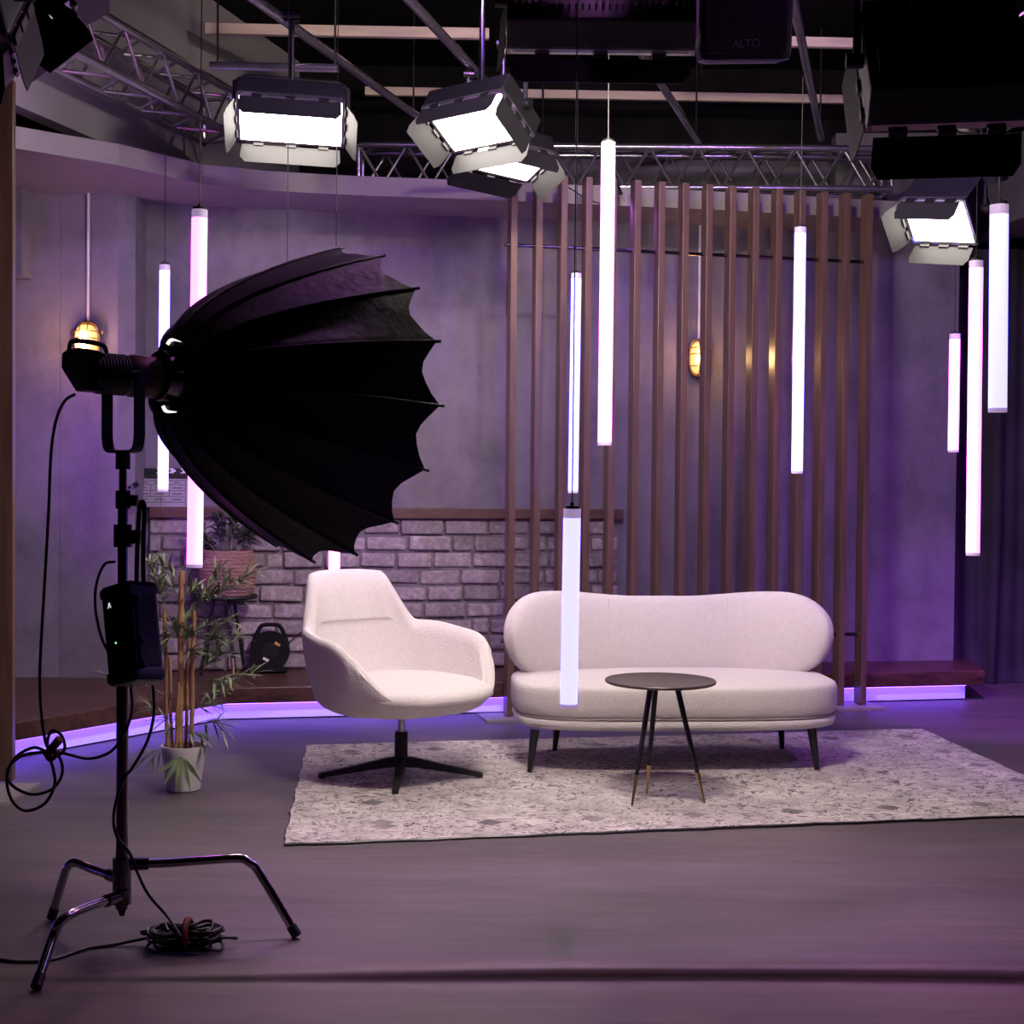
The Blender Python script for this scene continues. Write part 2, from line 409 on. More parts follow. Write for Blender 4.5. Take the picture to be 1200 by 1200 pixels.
tag(b.build('light_strip', 'strip', pf, world=True), 'glowing purple light strip')
b = MB(); b.prism([tuple(p) for p in E1]+[tuple(p) for p in E2[::-1]], 0, .007); b.build('base_rail', 'black', pf, world=True)
E3 = inset(edge, .025); E4 = inset(edge, .04); E3[-1] = Vector((2.85, 9.050)); E4[-1] = Vector((2.85, 9.065))
b = MB(); b.prism([tuple(p) for p in E3]+[tuple(p) for p in E4[::-1]], DB-.005, DB-.001); b.build('led_tape', 'tape', pf, world=True)

# whitewashed brick facing and its walnut ledge
def wp(x, off): p = Vector((x, wall_y(x))); return p + wn*off
BX0, BX1 = -2.17, None
q = P(725, 700, 9.0); BX1 = q.x
ZL = 1.115
rb = math.atan2(wd.y, wd.x)
br = thing('brick_facing', 'whitewashed brick facing low on the concrete wall above the platform', 'brick wall', (0, wall_y(0), DT))
b = MB(); a0, a1 = wp(BX0, .0), wp(BX1, .0)
b.prism([tuple(wp(BX0, .003)), tuple(wp(BX1, 0.003)), tuple(wp(BX1, .026)), tuple(wp(BX0, .026))], DT+.001, ZL-.001); b.build('mortar_bed', 'mortar', br, world=True)
b = MB(); rows = 9; rh = (ZL-DT)/rows; L = (a1-a0).length; r1 = random.Random(3)
Rz = Matrix.Rotation(rb, 3, 'Z')
for r in range(rows):
    u = -.02 - (r % 2)*.13
    while u < L:
        wdt = r1.uniform(.21, .29) if r1.random() > .18 else r1.uniform(.10, .15)
        g = r1.uniform(.012, .02); x0, x1 = max(u, 0), min(u+wdt-g, L)
        if x1-x0 > .03:
            th = r1.uniform(.016, .040); c2 = a0 + wd*((x0+x1)/2) + wn*(.024+th/2)
            b.box((c2.x, c2.y, DT+rh*(r+.5)+r1.uniform(-.003, .003)), (x1-x0, th, rh-r1.uniform(.014, .028)), Rz @ Matrix.Rotation(r1.uniform(-.02, .02), 3, 'Y') @ Matrix.Rotation(r1.uniform(-.04, .04), 3, 'Z'), bevel=.013)
        u += wdt
b.build('bricks', 'brick', br, world=True)
b = MB(); b.prism([tuple(wp(BX0, .003)), tuple(wp(BX1+.02, .003)), tuple(wp(BX1+.02, .085)), tuple(wp(BX0, .085))], ZL, ZL+.062)
ld = own(b, 'brick_ledge', 'ledge', 'long walnut ledge capping the brick facing', 'ledge', (0, wall_y(0), ZL), bev=.004)

# clapperboard leaning on the ledge
cx = P(186, 570, 8.62); zb = ZL+.063
cl = thing('clapperboard', 'white clapperboard with black chevron clap stick leaning on the ledge', 'clapperboard', (cx.x, wall_y(cx.x)-.05, zb), rb)
tilt = Matrix.Rotation(radians(-8), 3, 'X')
def cbox(c, s): 
    b = MB(); b.box(c, s); return b
X8 = tilt.to_4x4()
MT['board_grey'] = mat('worn white board', (.36, .34, .36), .5)
cbox((0, 0, .085), (.31, .006, .17)).build('board', 'board_grey', cl, xf=X8)
b = MB()
for z in (.028, .062, .098, .134, .158): b.box((0, -.0042, z), (.29, .002, .004))
for x, z0, z1 in ((-.06, .062, .134), (.05, .062, .134), (.0, .0, .062), (-.145, 0, .16), (.145, 0, .16)): b.box((x, -.0042, (z0+z1)/2+.002), (.004, .002, z1-z0))
rr = random.Random(5)
for z in (.044, .078, .114, .146):
    for x in (-.12, -.03, .075):
        b.box((x+.02, -.0042, z), (rr.uniform(.03, .06), .002, .007))
b.build('form_lines', 'grey_print', cl, xf=X8)
cbox((0, -.002, .185), (.31, .012, .03)).build('lower_stick', 'black', cl, xf=X8)
st = cbox((0, -.002, .217), (.31, .012, .03)).build('clap_stick', 'black', cl, xf=X8)
b = MB()
for x in (-.03, .04, .11):
    b.plate([(x, -.0088, .202), (x+.03, -.0088, .202), (x+.05, -.0088, .217), (x+.03, -.0088, .232), (x, -.0088, .232), (x+.02, -.0088, .217)], .001)
b.build('chevrons', 'white', st, xf=X8)

# foot-long utility: a wood batten standing on the ledge at the far left
q = P(146, 522, 8.5)
# ------------------------------------------------------------------ slat screens
def slat_line(i): return Vector((0.0+.1467*i*cos(.2437), 8.215+.1467*i*sin(.2437)))
t2 = Vector((cos(.2437), sin(.2437))); n2 = Vector((-t2.y, t2.x))
ss = thing('slat_screen', 'free-standing screen of tall walnut slats behind the sofa', 'slat screen', (1.07, 8.48, 0), 0)
Rs = Matrix.Rotation(.2437, 3, 'Z'); TOP = 3.085; SW, SD = .038, .088
for i in range(16):
    c = slat_line(i) + n2*(SD/2)
    b = MB(); b.box((c.x, c.y, (TOP+.012)/2+.006), (SW, SD, TOP-.012), Rs); b.build('slat', 'slat', ss, world=True, bev=.002)
for z in (2.69, .44):
    a = slat_line(0)-t2*.045+n2*SD*.55; c = slat_line(15)+t2*.02+n2*SD*.55
    b = MB(); b.cyl((a.x, a.y, z), (c.x, c.y, z), .011, seg=10); b.build('rod', 'steel_dark', ss, world=True, smooth=True)
for i, k in ((0, -.06), (14.5, .02)):
    c = slat_line(i)+n2*SD*.3 + t2*k
    b = MB(); b.box((c.x, c.y, .006), (.2 if i == 0 else .30, .26, .012), Rs); b.build('base_plate', 'plate', ss, world=True)
fl = thing('slat_post', 'tall walnut slat standing at the left edge of the floor in front of the platform', 'slat', (-2.22, 6.3, 0))
a = P(12.5, 500, 6.32)
b = MB(); b.box((a.x-.06, 6.36, 1.55), (.12, .05, 3.062), Matrix.Rotation(radians(4), 3, 'Z')); b.build('slat', 'slat', fl, world=True, bev=.002)
b = MB(); q0 = Fz(8, 944); q1 = Fz(46, 921); q2 = Fz(-60, 921); q3 = Fz(-95, 960)
b.prism([(p.x, p.y) for p in (q0, q1, q2, q3)], 0, .014); b.build('base_plate', 'plate', fl, world=True)

# ------------------------------------------------------------------ bulkhead wall lamps
MT['glass_warm'] = emis('lit ribbed glass', (1.0, .50, .13), 1.5, (.9, .6, .3))
MT['bulb'] = emis('lamp bulb', (1.0, .62, .25), 40)
def wall_lamp(px, py, y, label, rz, ztop):
    p = P(px, py, y)
    t = thing('bulkhead_lamp', label, 'wall lamp', p, rz, 'caged wall lamps')
    w_, h_ = .070, .118   # half sizes
    def oval(k, yy, n=28, ex=3.0):
        out = []
        for i in range(n):
            a = 2*pi*i/n; c_, s_ = cos(a), sin(a)
            out.append((w_*k*math.copysign(abs(c_)**(2/ex), c_), yy, h_*k*math.copysign(abs(s_)**(2/ex*1.25), s_)))
        return out
    b = MB(); b.loft([oval(1.05, 0), oval(1.05, -.03), oval(.95, -.034), oval(.86, -.034)], cap0=True); b.build('back_box', 'brass', t, smooth=True)
    b = MB(); b.loft([oval(.86, -.028), oval(.86, -.06), oval(.80, -.085), oval(.6, -.1), oval(.2, -.104)], cap1=True); b.build('glass', 'glass_warm', t, smooth=True)
    b = MB()
    for z in (-.055, .02, .06):
        b.tube(catmull([(-w_*1.0, -.032, z), (-w_*.92, -.075, z), (-w_*.55, -.108, z), (0, -.114, z), (w_*.55, -.108, z), (w_*.92, -.075, z), (w_*1.0, -.032, z)], 4), .0032, 6)
    for x in (-.022, .022):
        b.tube(catmull([(x, -.032, -h_*1.0), (x, -.085, -h_*.9), (x, -.112, -h_*.5), (x, -.116, 0), (x, -.112, h_*.5), (x, -.085, h_*.9), (x, -.032, h_*1.0)], 4), .0032, 6)
    b.tube([Vector(q)*1.0 for q in oval(.98, -.036)], .006, 8, closed=True)
    b.build('cage', 'brass', t, smooth=True)
    b = MB()
    b.lathe([(0, -.045), (.018, -.04), (.027, -.015), (.026, .008), (.012, .035), (.012, .06), (0, .06)], 16, (0, -.118, -.004)); 
    bl = b.build('bulb_glow', 'bulb', t, smooth=True); 
    for sx in (-1, 1):
        b = MB(); b.box((sx*(w_+.014), -.02, .06), (.02, .014, .018), Matrix.Rotation(sx*.7, 3, 'Y'), bevel=.003); b.build('mounting_lug', 'brass', t)
    b = MB(); b.cyl((0, -.012, h_*1.02), (0, -.012, ztop-p.z), .0085, seg=12); tag(b.build('conduit', 'white', t, smooth=True), 'thin pale conduit pipe')
    l = bpy.data.lights.new('lamp glow', 'POINT'); l.energy = 4; l.color = (1, .55, .2); l.shadow_soft_size = .04
    lo = bpy.data.objects.new('lamp_glow', l); COL.objects.link(lo); lo.location = (p.x-.16*-sin(rz)*1, p.y-.17*cos(rz), p.z); 
    return t
wall_lamp(104, 402, 8.39, 'glowing caged wall lamp on the left pilaster, above the lamp head of the studio light', 0, 2.985)
q = P(817, 420, 9.05)
wall_lamp(818, 420, wall_y(q.x)-.005, 'glowing caged wall lamp between the walnut slats behind the sofa', rb, 2.985)
# ================================================================== FURNITURE
# rug
c0 = Fz(327, 990); c1 = Fz(355, 877); c2 = Fz(1088, 857.5); c3 = Fz(1205, 957)
dirx = (Vector((c2.x-c1.x, c2.y-c1.y))).normalized(); ra = math.atan2(dirx.y, dirx.x)
rc = (c1.xy+c2.xy)/2; 
nr = Vector((-dirx.y, dirx.x)); back_mid = (c1.xy+c2.xy)/2
ctr = back_mid - nr*(RUG_W/2)
RT_ = .012
b = MB(); r2 = random.Random(2)
NX, NY = 56, 34
q_ = (c0.xy-c1.xy); SHR = q_.dot(dirx)/q_.dot(nr); ctr = back_mid + nr*(q_.dot(nr)/2)
def edgew(u): return .004*sin(u*9)+.003*sin(u*23+1)
top = []
for j in range(NY+1):
    row = []
    for i in range(NX+1):
        x = -RUG_L/2+RUG_L*i/NX; y = -RUG_W/2+RUG_W*j/NY
        if j in (0, NY): y += edgew(x*2)
        if i in (0, NX): x += edgew(y*2)
        row.append((x+SHR*(y-RUG_W/2), y, RT_+.0012*sin(3*x+1)*sin(4*y)))
    top.append(row)
V = b.loft(top, close_ring=False)
bd = [V[0][i] for i in range(NX+1)]+[V[j][NX] for j in range(1, NY+1)]+[V[NY][i] for i in range(NX-1, -1, -1)]+[V[j][0] for j in range(NY-1, 0, -1)]
lo = [b.bm.verts.new((v.co.x, v.co.y, .001)) for v in bd]; bd_co = [tuple(v.co) for v in bd]
for k in range(len(bd)): b.face([bd[k], lo[k], lo[(k+1) % len(bd)], bd[(k+1) % len(bd)]])
b.face(lo)
rug = b.build('area_rug', 'rug'); rug.location = (ctr.x, ctr.y, 0); rug.rotation_euler = (0, 0, ra)
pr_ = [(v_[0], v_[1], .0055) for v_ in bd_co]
b = MB(); b.tube(pr_, .0052, 6, closed=True); b.build('edge_shade', 'leg_black', rug, smooth=True)  # dark rim painting the shade on the rug's thin side
tag(rug, 'large faded pale oriental rug lying under the sofa and swivel chair', 'rug')
RZ = RT_+.0018

# ------------------------------------------------------------------ sofa
sa = radians(4.5)
fl_, fr_ = Fz(621, 905, RZ), Fz(957, 902, RZ)
sc_ = (fl_+fr_)/2; sx = Vector((cos(sa), sin(sa))); sy = Vector((-sin(sa), cos(sa)))
so = (sc_.xy) + sy*.30 + sx*.040
sofa = thing('sofa', 'cream two-seat sofa with rounded winged back and tapered black legs', 'sofa', (so.x, so.y, RZ), sa)
HW, FD, BD = .775, -.40, .33
def plan(k, n=72):
    # rounded seat outline: big radii in front, flatter back
    out = []
    for i in range(n):
        a = 2*pi*i/n; c_, s_ = cos(a), sin(a)
        ex = 3.6 if s_ < 0 else 4.2
        x = (HW-k)*math.copysign(abs(c_)**(2/ex), c_)
        yy = ((FD+k) if s_ < 0 else (BD-k))
        y = abs(s_)**(2/ex)*yy
        # bow of the front edge
        out.append((x, y))
    return out
def pillow(b, layers):
    rings = [[(x, y, z) for x, y in plan(k)] for k, z in layers]
    b.loft(rings, cap0=True, cap1=True)
b = MB(); pillow(b, [(.07, .195), (.03, .197), (.012, .205), (.004, .222), (.006, .240), (.016, .250), (.05, .253)])
b.build('seat_base', 'boucle', sofa, smooth=True, angle=80)
b = MB(); pillow(b, [(.05, .254), (.014, .256), (.002, .268), (-.002, .31), (-.002, .355), (-.001, .382), (.006, .395), (.018, .402), (.05, .407), (.10, .409), (.2, .411), (.30, .411)])
b.build('seat_cushion', 'boucle', sofa, smooth=True, angle=80)
b = MB(); b.tube([(x, y, .2535) for x, y in plan(.010)], .0055, 6, closed=True); b.build('piping', 'piping', sofa, smooth=True)
def sm(a, b_, x):
    t = max(0, min(1, (x-a)/(b_-a))); return t*t*(3-2*t)
# back
def backshape(b):
    N = 84; XW = .80; rings = []
    for i in range(N+1):
        t = -cos(pi*i/N); x = XW*t; ax = abs(x)
        xc = .60; rx = XW-xc; zc = .605
        top0 = .795; mid = .762
        if ax <= xc:
            f = sm(.12, xc, ax); zt = mid+(top0-mid)*f
        else:
            f = min(1, (ax-xc)/rx); zt = zc+(top0-zc)*(1-f**2.15)**(1/2.15)
        f = max(0, min(1, (ax-.56)/(XW-.56))); zb = zc-(zc-.36)*(1-f**2.05)**(1/2.05)
        hz = max((zt-zb)/2, .0008); zm = (zt+zb)/2
        yb = .335-.30*(ax/XW)**3.0 - .02*(ax/XW)
        slope = -.90*(ax/XW)**2.0/XW*math.copysign(1, x)
        nx, ny = -slope, 1.; l = sqrt(nx*nx+ny*ny); nx /= l; ny /= l
        th = .062*min(1, (hz/.21))**.55
        ring = []
        for k in range(28):
            a = 2*pi*k/28; c_, s_ = cos(a), sin(a)
            dy = th*math.copysign(abs(c_)**.62, c_); dz = hz*math.copysign(abs(s_)**.8, s_)
            lean = .09*(zm+dz-.40)
            if dy < 0 and abs(c_) > .3: dy -= .012*(1-abs(s_))   # soft belly
            ring.append((x+nx*dy, yb+ny*dy+lean, zm+dz))
        rings.append(ring)
    b.loft(rings, cap0=True, cap1=True)
b = MB(); backshape(b); bk = b.build('backrest', 'boucle', sofa, smooth=True, angle=80)
for X in (-.27, .33):
    pts = []; b = MB()
    for k in range(9):
        z = .43+.33*k/8; yb = .335-.30*(abs(X)/.80)**3.0-.02*abs(X)/.8
        pts.append((X, yb-.0715-.012*(1-abs(k-4)/4)+.09*(z-.40), z))
    b.tube(pts, .0022, 5); b.build('seam', 'boucle', bk, smooth=True)
def local(o, p):
    d = Vector((p.x-o.location.x, p.y-o.location.y)); a = -o.rotation_euler.z
    return Vector((d.x*cos(a)-d.y*sin(a), d.x*sin(a)+d.y*cos(a)))
for px, py, sp in ((620.5, 905, (-.03, -.02)), (957.5, 902, (.03, -.02)), (650, 879, (-.02, .02)), (916.5, 877, (.02, .02))):
    f = local(sofa, Fz(px, py, RZ)); 
    b = MB(); b.cyl((f.x, f.y, 0), (f.x-sp[0]*.8, f.y-sp[1]*.8, .196), .0115, .023, 18); b.build('leg', 'leg_black', sofa, smooth=True)

# ------------------------------------------------------------------ swivel chair
cb = (Fz(373, 911, RZ)+Fz(566, 910, RZ))/2
ca = radians(40)     # front (-Y local) turned towards the right of the picture
cc = Vector((cb.x, cb.y))
chair = thing('swivel_chair', 'cream upholstered swivel armchair on a black four-star base', 'armchair', (cc.x, cc.y, RZ), ca)
AX, AY = .385, .37
def sm(a, b_, x):
    t = max(0, min(1, (x-a)/(b_-a))); return t*t*(3-2*t)
def rimz(td):
    a = abs(td)
    z = .905-.012*(a/30)**2
    z = z+(.665-z)*sm(27, 47, a)
    z = z-.03*sm(55, 100, a)
    z = z-.235*sm(88, 150, a)
    return z
def pl(td, k=1.0, ex=2.7):
    t = radians(td); s_, c_ = sin(t), cos(t)
    return Vector((AX*k*math.copysign(abs(s_)**(2/ex), s_), (AY if c_ > 0 else AY*1.02)*k*math.copysign(abs(c_)**(2/ex), c_)))
def flare(td, z):
    # outward lean of the shell above the seat
    c_ = max(0, cos(radians(td))); s_ = abs(sin(radians(td)))
    h = max(0, z-.34)
    return c_**2*(.30*h) , s_*(.10*h)*(1 if abs(td) < 110 else .6)
def pos(td, k, z):
    p = pl(td, k); fb, fs = flare(td, z)
    q = p.copy(); q.y += fb
    q.x += math.copysign(fs, p.x) if abs(p.x) > 1e-6 else 0
    # the tall back narrows towards its top
    if abs(td) < 60 and z > .62: q.x *= 1-.14*sm(.62, .9, z)
    return (q.x, q.y, z)
NA = 120
tds = [-180+360*i/NA for i in range(NA)]
b = MB(); rings = []
for k, z in ((.02, .296), (.40, .296), (.62, .298), (.77, .306), (.87, .326), (.94, .356)):
    rings.append([(pl(t, k).x, pl(t, k).y-.0, z + .008*(cos(radians(t)) < -.2)) for t in tds])
for f in (.12, .35, .6, .8, .92):
    rings.append([pos(t, .955+.045*min(1, f*2), .38+(rimz(t)-.38)*f) for t in tds])
def rim(kin, dz):
    return [pos(t, kin, rimz(t)+dz) for t in tds]
rings.append(rim(.995, -.012)); rings.append(rim(.975, .002)); rings.append(rim(.945, .007)); rings.append(rim(.91, .001)); rings.append(rim(.885, -.016))
def innerk(t, z):
    # padded upper back pad
    f_ = max(0, min(1, (z-.375)/max(.02, rimz(t)-.375)))
    arm = sm(40, 65, abs(t))
    return .855 - arm*.11*(1-f_)**1.3 + arm*.015 - .034*sm(.672, .684, z)*(1-sm(24, 31, abs(t)))*(1-.5*sm(.75, .88, z))
for f in (.9, .78, .70, .64, .605, .59, .58, .57, .56, .52, .4, .2, .0):
    rings.append([(lambda zz: pos(t, innerk(t, zz), zz))(.375+(rimz(t)-.375)*f) for t in tds])
rings.append([(pl(t, .5).x, pl(t, .5).y, .375) for t in tds]); rings.append([(pl(t, .02).x, pl(t, .02).y, .375) for t in tds])
b.loft(rings, cap0=True, cap1=True); b.build('shell', 'boucle', chair, smooth=True, angle=80)
b = MB(); rings = []
for k, z in ((.80, .372), (.90, .378), (.935, .392), (.935, .410), (.91, .428), (.85, .440), (.65, .445), (.4, .447), (.1, .448)):
    rings.append([(pl(t, k, 2.7).x, pl(t, k, 2.7).y-.045*k*sm(40, 150, abs(t)), z-.012*sm(110, 180, abs(t))*(k > .5)) for t in tds])
b.loft(rings, cap0=True, cap1=True); b.build('seat_cushion', 'boucle', chair, smooth=True, angle=80)
b = MB(); b.lathe([(.0, .272), (.075, .274), (.08, .285), (.07, .299), (0, .300)], 24); b.build('seat_plate', 'black', chair, smooth=True)
b = MB(); b.cyl((0, 0, .20), (0, 0, .28), .016, seg=18); b.build('gas_lift', 'chrome', chair, smooth=True)
b = MB(); b.lathe([(0, .058), (.030, .058), (.030, .20), (.026, .208), (0, .208)], 24); b.build('column', 'black', chair, smooth=True)
feet = [Fz(373, 912, RZ), Fz(566, 911, RZ), Fz(463, 931, RZ)]
dirs = [local(chair, f) for f in feet]; dirs.append(-dirs[2])
for d in dirs:
    L_ = d.length; u = d/L_; v = Vector((-u.y, u.x))
    b = MB(); rings = []
    for f, hw, zt, zb2 in ((.0, .026, .098, .050), (.2, .024, .086, .046), (.6, .019, .052, .024), (.95, .015, .026, .004), (1.0, .013, .020, .004)):
        c_ = u*(L_*f)
        rings.append([(c_.x+v.x*hw, c_.y+v.y*hw, zb2), (c_.x+v.x*hw*.8, c_.y+v.y*hw*.8, zt), (c_.x-v.x*hw*.8, c_.y-v.y*hw*.8, zt), (c_.x-v.x*hw, c_.y-v.y*hw, zb2)])
    b.loft(rings, cap0=True, cap1=True); lg = b.build('base_arm', 'black', chair, bev=.003)
    b = MB(); e = u*(L_*.955); b.cyl((e.x, e.y, 0), (e.x, e.y, .008), .015, seg=12); b.build('glide', 'black_gloss', lg)

# ------------------------------------------------------------------ side table
tc = P(774, 796.5, 6.19)
tab = thing('side_table', 'round dark side table on three splayed brass-tipped legs in front of the sofa', 'side table', (tc.x, tc.y, RZ))
zt = tc.z-RZ
b = MB(); b.lathe([(0, zt-.014), (.228, zt-.014), (.236, zt-.010), (.2385, zt-.003), (.236, zt), (.228, zt-.002), (0, zt-.002)], 64); b.build('tabletop', 'table_top', tab, smooth=True, angle=30)
for fx, fy, tx in ((740.5, 944.5, 761), (758, 929.5, 768), (825.5, 941, 793)):
    f = local(tab, Fz(fx, fy, RZ)); t_ = Vector((f.x*.36, f.y*.36))
    a = Vector((f.x, f.y, 0)); c_ = Vector((t_.x, t_.y, zt-.014)); m_ = a.lerp(c_, .255)
    b = MB(); b.cyl(m_, c_, .0098, .0125, 16); lg = b.build('leg', 'leg_black', tab, smooth=True)
    b = MB(); b.cyl(a, m_, .0045, .0099, 16); tag(b.build('brass_tip', 'brass', lg, smooth=True), 'tapered brass leg tip')

# ------------------------------------------------------------------ potted bamboo
pc = Fz(215, 925); pot = thing('potted_bamboo', 'tall bamboo with bare yellow canes growing in a white pot', 'potted plant', (pc.x, pc.y, 0))
s_ = pc.y/FPX
b = MB(); b.lathe([(0, 0), (.066, 0), (.072, .004), (.094, .165), (.098, .190), (.097, .195), (.088, .195), (.084, .17), (0, .17)], 40); b.build('pot', 'pot', pot, smooth=True, angle=35)
b = MB(); b.lathe([(0, .169), (.05, .174), (.083, .168)], 24); b.build('soil', 'soil', pot, smooth=True)
def lp(px, py, dy=0.): 
    p = P(px, py, pc.y+dy); return Vector((p.x-pc.x, p.y-pc.y, p.z))
canes = []
for bx, tx, ty, dy, r in ((196, 193, 712, .05, .0085), (201, 199, 770, -.02, .007), (211, 212.5, 669, 0, .0125), (218, 220, 742, .03, .008), (224, 227, 716, -.03, .0095), (206, 209, 800, -.05, .007)):
    a = lp(bx, 888, dy*.5); a.z = .165; c_ = lp(tx, ty, dy); n = 9
    b = MB(); prof = []
    path = [a.lerp(c_, i/36)+Vector((.0018*sin(i*.3+bx), .0015*cos(i*.21), 0)) for i in range(37)]
    b.tube(path, lambda f, r=r: r*(1-.12*f)*(1.22 if abs((f*9) % 1-.5) < .06 else 1), 10)
    b.build('cane', 'cane', pot, smooth=True); canes.append((a, c_))
rl = random.Random(21)
def leaf(b, base, d, ln, wd_, up=Vector((0, 0, 1))):
    d = d.normalized(); sdv = d.cross(up)
    sdv = sdv.normalized() if sdv.length > .05 else Vector((1, 0, 0))
    nn = sdv.cross(d); L_ = []; R_ = []; M_ = []
    for f, w_ in ((0, .08), (.25, .9), (.5, 1), (.75, .62), (1, .02)):
        c_ = base+d*(ln*f)-Vector((0, 0, 1))*(ln*.22*f*f)
        L_.append(b.bm.verts.new(c_+sdv*wd_*w_+nn*wd_*.3*w_)); M_.append(b.bm.verts.new(c_)); R_.append(b.bm.verts.new(c_-sdv*wd_*w_+nn*wd_*.3*w_))
    for i in range(4):
        b.face([L_[i], M_[i], M_[i+1], L_[i+1]]); b.face([M_[i], R_[i], R_[i+1], M_[i+1]])
bl = MB(); bs = MB()
def spray(a, e, n, ln, spread=.9):
    pts = catmull([a, a.lerp(e, .5)+Vector((0, 0, .02)), e], 6); bs.tube(pts, .0016, 5)
    d0 = (e-a).normalized()
    for i in range(n):
        f = .35+.65*(i+.5)/n; p = pts[int(f*(len(pts)-1))]
        d = d0+Vector((rl.uniform(-1, 1), rl.uniform(-1, 1), rl.uniform(-.7, .6)))*spread
        leaf(bl, p, d, ln*rl.uniform(.65, 1.15), rl.uniform(.005, .008))
def sp(x0, y0, x1, y1, n=9, ln=.10, dy=0., d2=None):
    dd = rl.uniform(-.05, .05) if d2 is None else d2
    spray(lp(x0, y0, dy), lp(x1, y1, dd), int(n*2.3), ln*1.05)
for args in ((196, 720, 172, 655, 10), (196, 722, 185, 690, 11), (212, 700, 180, 676, 9), (213, 690, 240, 655, 6), (226, 720, 262, 672, 9), (226, 716, 300, 670, 12, .11), (226, 722, 285, 680, 10),
             (226, 735, 262, 660, 7), (212, 760, 205, 740, 9), (213, 765, 222, 742, 11), (220, 760, 200, 735, 8), (225, 780, 272, 722, 10), (225, 790, 282, 745, 10), (225, 800, 262, 765, 9), (226, 810, 300, 790, 12, .11),
             (225, 805, 270, 800, 7, .10), (196, 815, 118, 790, 8, .09), (224, 836, 250, 828, 9), (224, 850, 262, 850, 8, .11), (212, 860, 238, 866, 6), (196, 845, 175, 832, 5),
             (212, 690, 188, 662, 8), (196, 718, 168, 706, 7), (212, 705, 195, 690, 8), (226, 722, 250, 695, 8), (212, 745, 192, 752, 8), (219, 752, 238, 748, 7), (213, 770, 232, 765, 8), (226, 765, 256, 748, 8), (212, 715, 230, 690, 7), (226, 820, 262, 812, 6), (226, 790, 258, 770, 7),
             (212, 850, 190, 845, 4), (200, 880, 172, 888, 7, .10, -.06, -.1), (195, 760, 170, 745, 6), (226, 745, 250, 735, 6), (212, 740, 225, 725, 6)):
    sp(*args)
# drooping fan of leaves over the pot rim
hub = lp(213, 888, -.10)
for ang in (-65, -35, -8, 20, 48):
    d = Vector((sin(radians(ang)), -.25, -cos(radians(ang))*.9)); leaf(bl, hub, d, .125, .011, Vector((0, -1, 0)))
bs.tube([lp(211, 870, -.0), lp(212, 884, -.07), hub], .003, 6)
bs.build('twigs', 'leaf', pot, smooth=True); tag(bl.build('foliage', 'leaf', pot, smooth=True), kind='stuff')

# ------------------------------------------------------------------ plant stand, basket and reel on the platform
pb = P(263, 698, 8.52)
stn = thing('plant_stand', 'low black three-legged stool on the platform holding the basket', 'plant stand', (pb.x, pb.y, DT+.006))
zt = pb.z-DT-.02
b = MB(); b.lathe([(0, zt), (.19, zt), (.195, zt+.01), (.19, zt+.02), (0, zt+.02)], 40); b.build('top', 'black', stn, smooth=True, angle=30)
for px, py, dy in ((235, 768, -.06), (274, 789, -.15), (287, 778, .10)):
    p = P(px, py, pb.y+dy); f = Vector((p.x-pb.x, dy, 0)); 
    b = MB(); b.cyl(f, (f.x*.45, f.y*.45, zt), .011, .011, 12); lg = b.build('leg', 'leg_black', stn, smooth=True)
    if dy == -.15:
        b = MB(); b.cyl(f+Vector((0, 0, .001)), f.lerp(Vector((f.x*.45, f.y*.45, zt)), .25), .0122, .0122, 12); tag(b.build('brass_tip', 'brass', lg, smooth=True), 'brass tipped end of the leg')
bz = pb.z+.001
bp = thing('basket_plant', 'bushy dark green plant in a terracotta coloured woven basket on the black stool', 'potted plant', (pb.x+.02, pb.y, bz))
b = MB(); pr = []
rows_ = 13
for i in range(rows_*4+1):
    f = i/(rows_*4); r = .118+.046*sin(pi*(f*.72+.12)); pr.append((r+.004*abs(sin(f*rows_*pi)), .268*f))
b.lathe([(0, 0)]+pr+[(pr[-1][0]-.014, .268), (.12, .22), (0, .22)], 56); b.build('basket', 'basket', bp, smooth=True, angle=60)
bl = MB(); bs = MB(); rl = random.Random(9)
for i in range(26):
    a = rl.uniform(0, 2*pi); rr = rl.uniform(.08, .26); h = rl.uniform(.06, .24)
    e = Vector((rr*cos(a)*1.15, rr*sin(a)*.55, .24+h)); s0 = Vector((.04*cos(a), .04*sin(a), .22))
    pts = catmull([s0, s0.lerp(e, .55)+Vector((0, 0, .05)), e], 5); bs.tube(pts, .003, 5)
    for k in range(7):
        p = pts[3+k] if 3+k < len(pts) else pts[-1]
        d = (e-s0).normalized()+Vector((rl.uniform(-1, 1), rl.uniform(-.8, .6), rl.uniform(-1, .5)))
        leaf(bl, p, d, rl.uniform(.06, .11), rl.uniform(.014, .022))
bs.build('stems', 'leaf_dark', bp, smooth=True); tag(bl.build('foliage', 'leaf_dark', bp, smooth=True), kind='stuff')

rp = P(315, 783, 8.62); ry = wall_y(rp.x)-.17
reel = thing('cable_reel', 'black cable reel with a carry handle standing on the platform against the bricks', 'cable reel', (rp.x, ry, DT+.006), radians(6))
lean = Matrix.Rotation(radians(-7), 4, 'X')
sc = ry/FPX
b = MB()   # frame: rounded body tapering to handle, as an outline with a hole
R_ = .116
def ring2(pts, y): return [(x, y, z) for x, z in pts]
out = []
for i in range(48):
    a = -pi/2+2*pi*i/48; out.append((R_*cos(a), .128+R_*1.06*sin(a)))
outer = [(-.10, .03), (-.112, .02), (-.09, .0), (.09, .0), (.112, .02), (.116, .12), (.10, .18), (.066, .265), (.045, .283), (0, .288), (-.045, .283), (-.066, .265), (-.10, .18), (-.116, .12)]
bm_o = catmull([(x, 0, z) for x, z in outer], 5, closed=True)
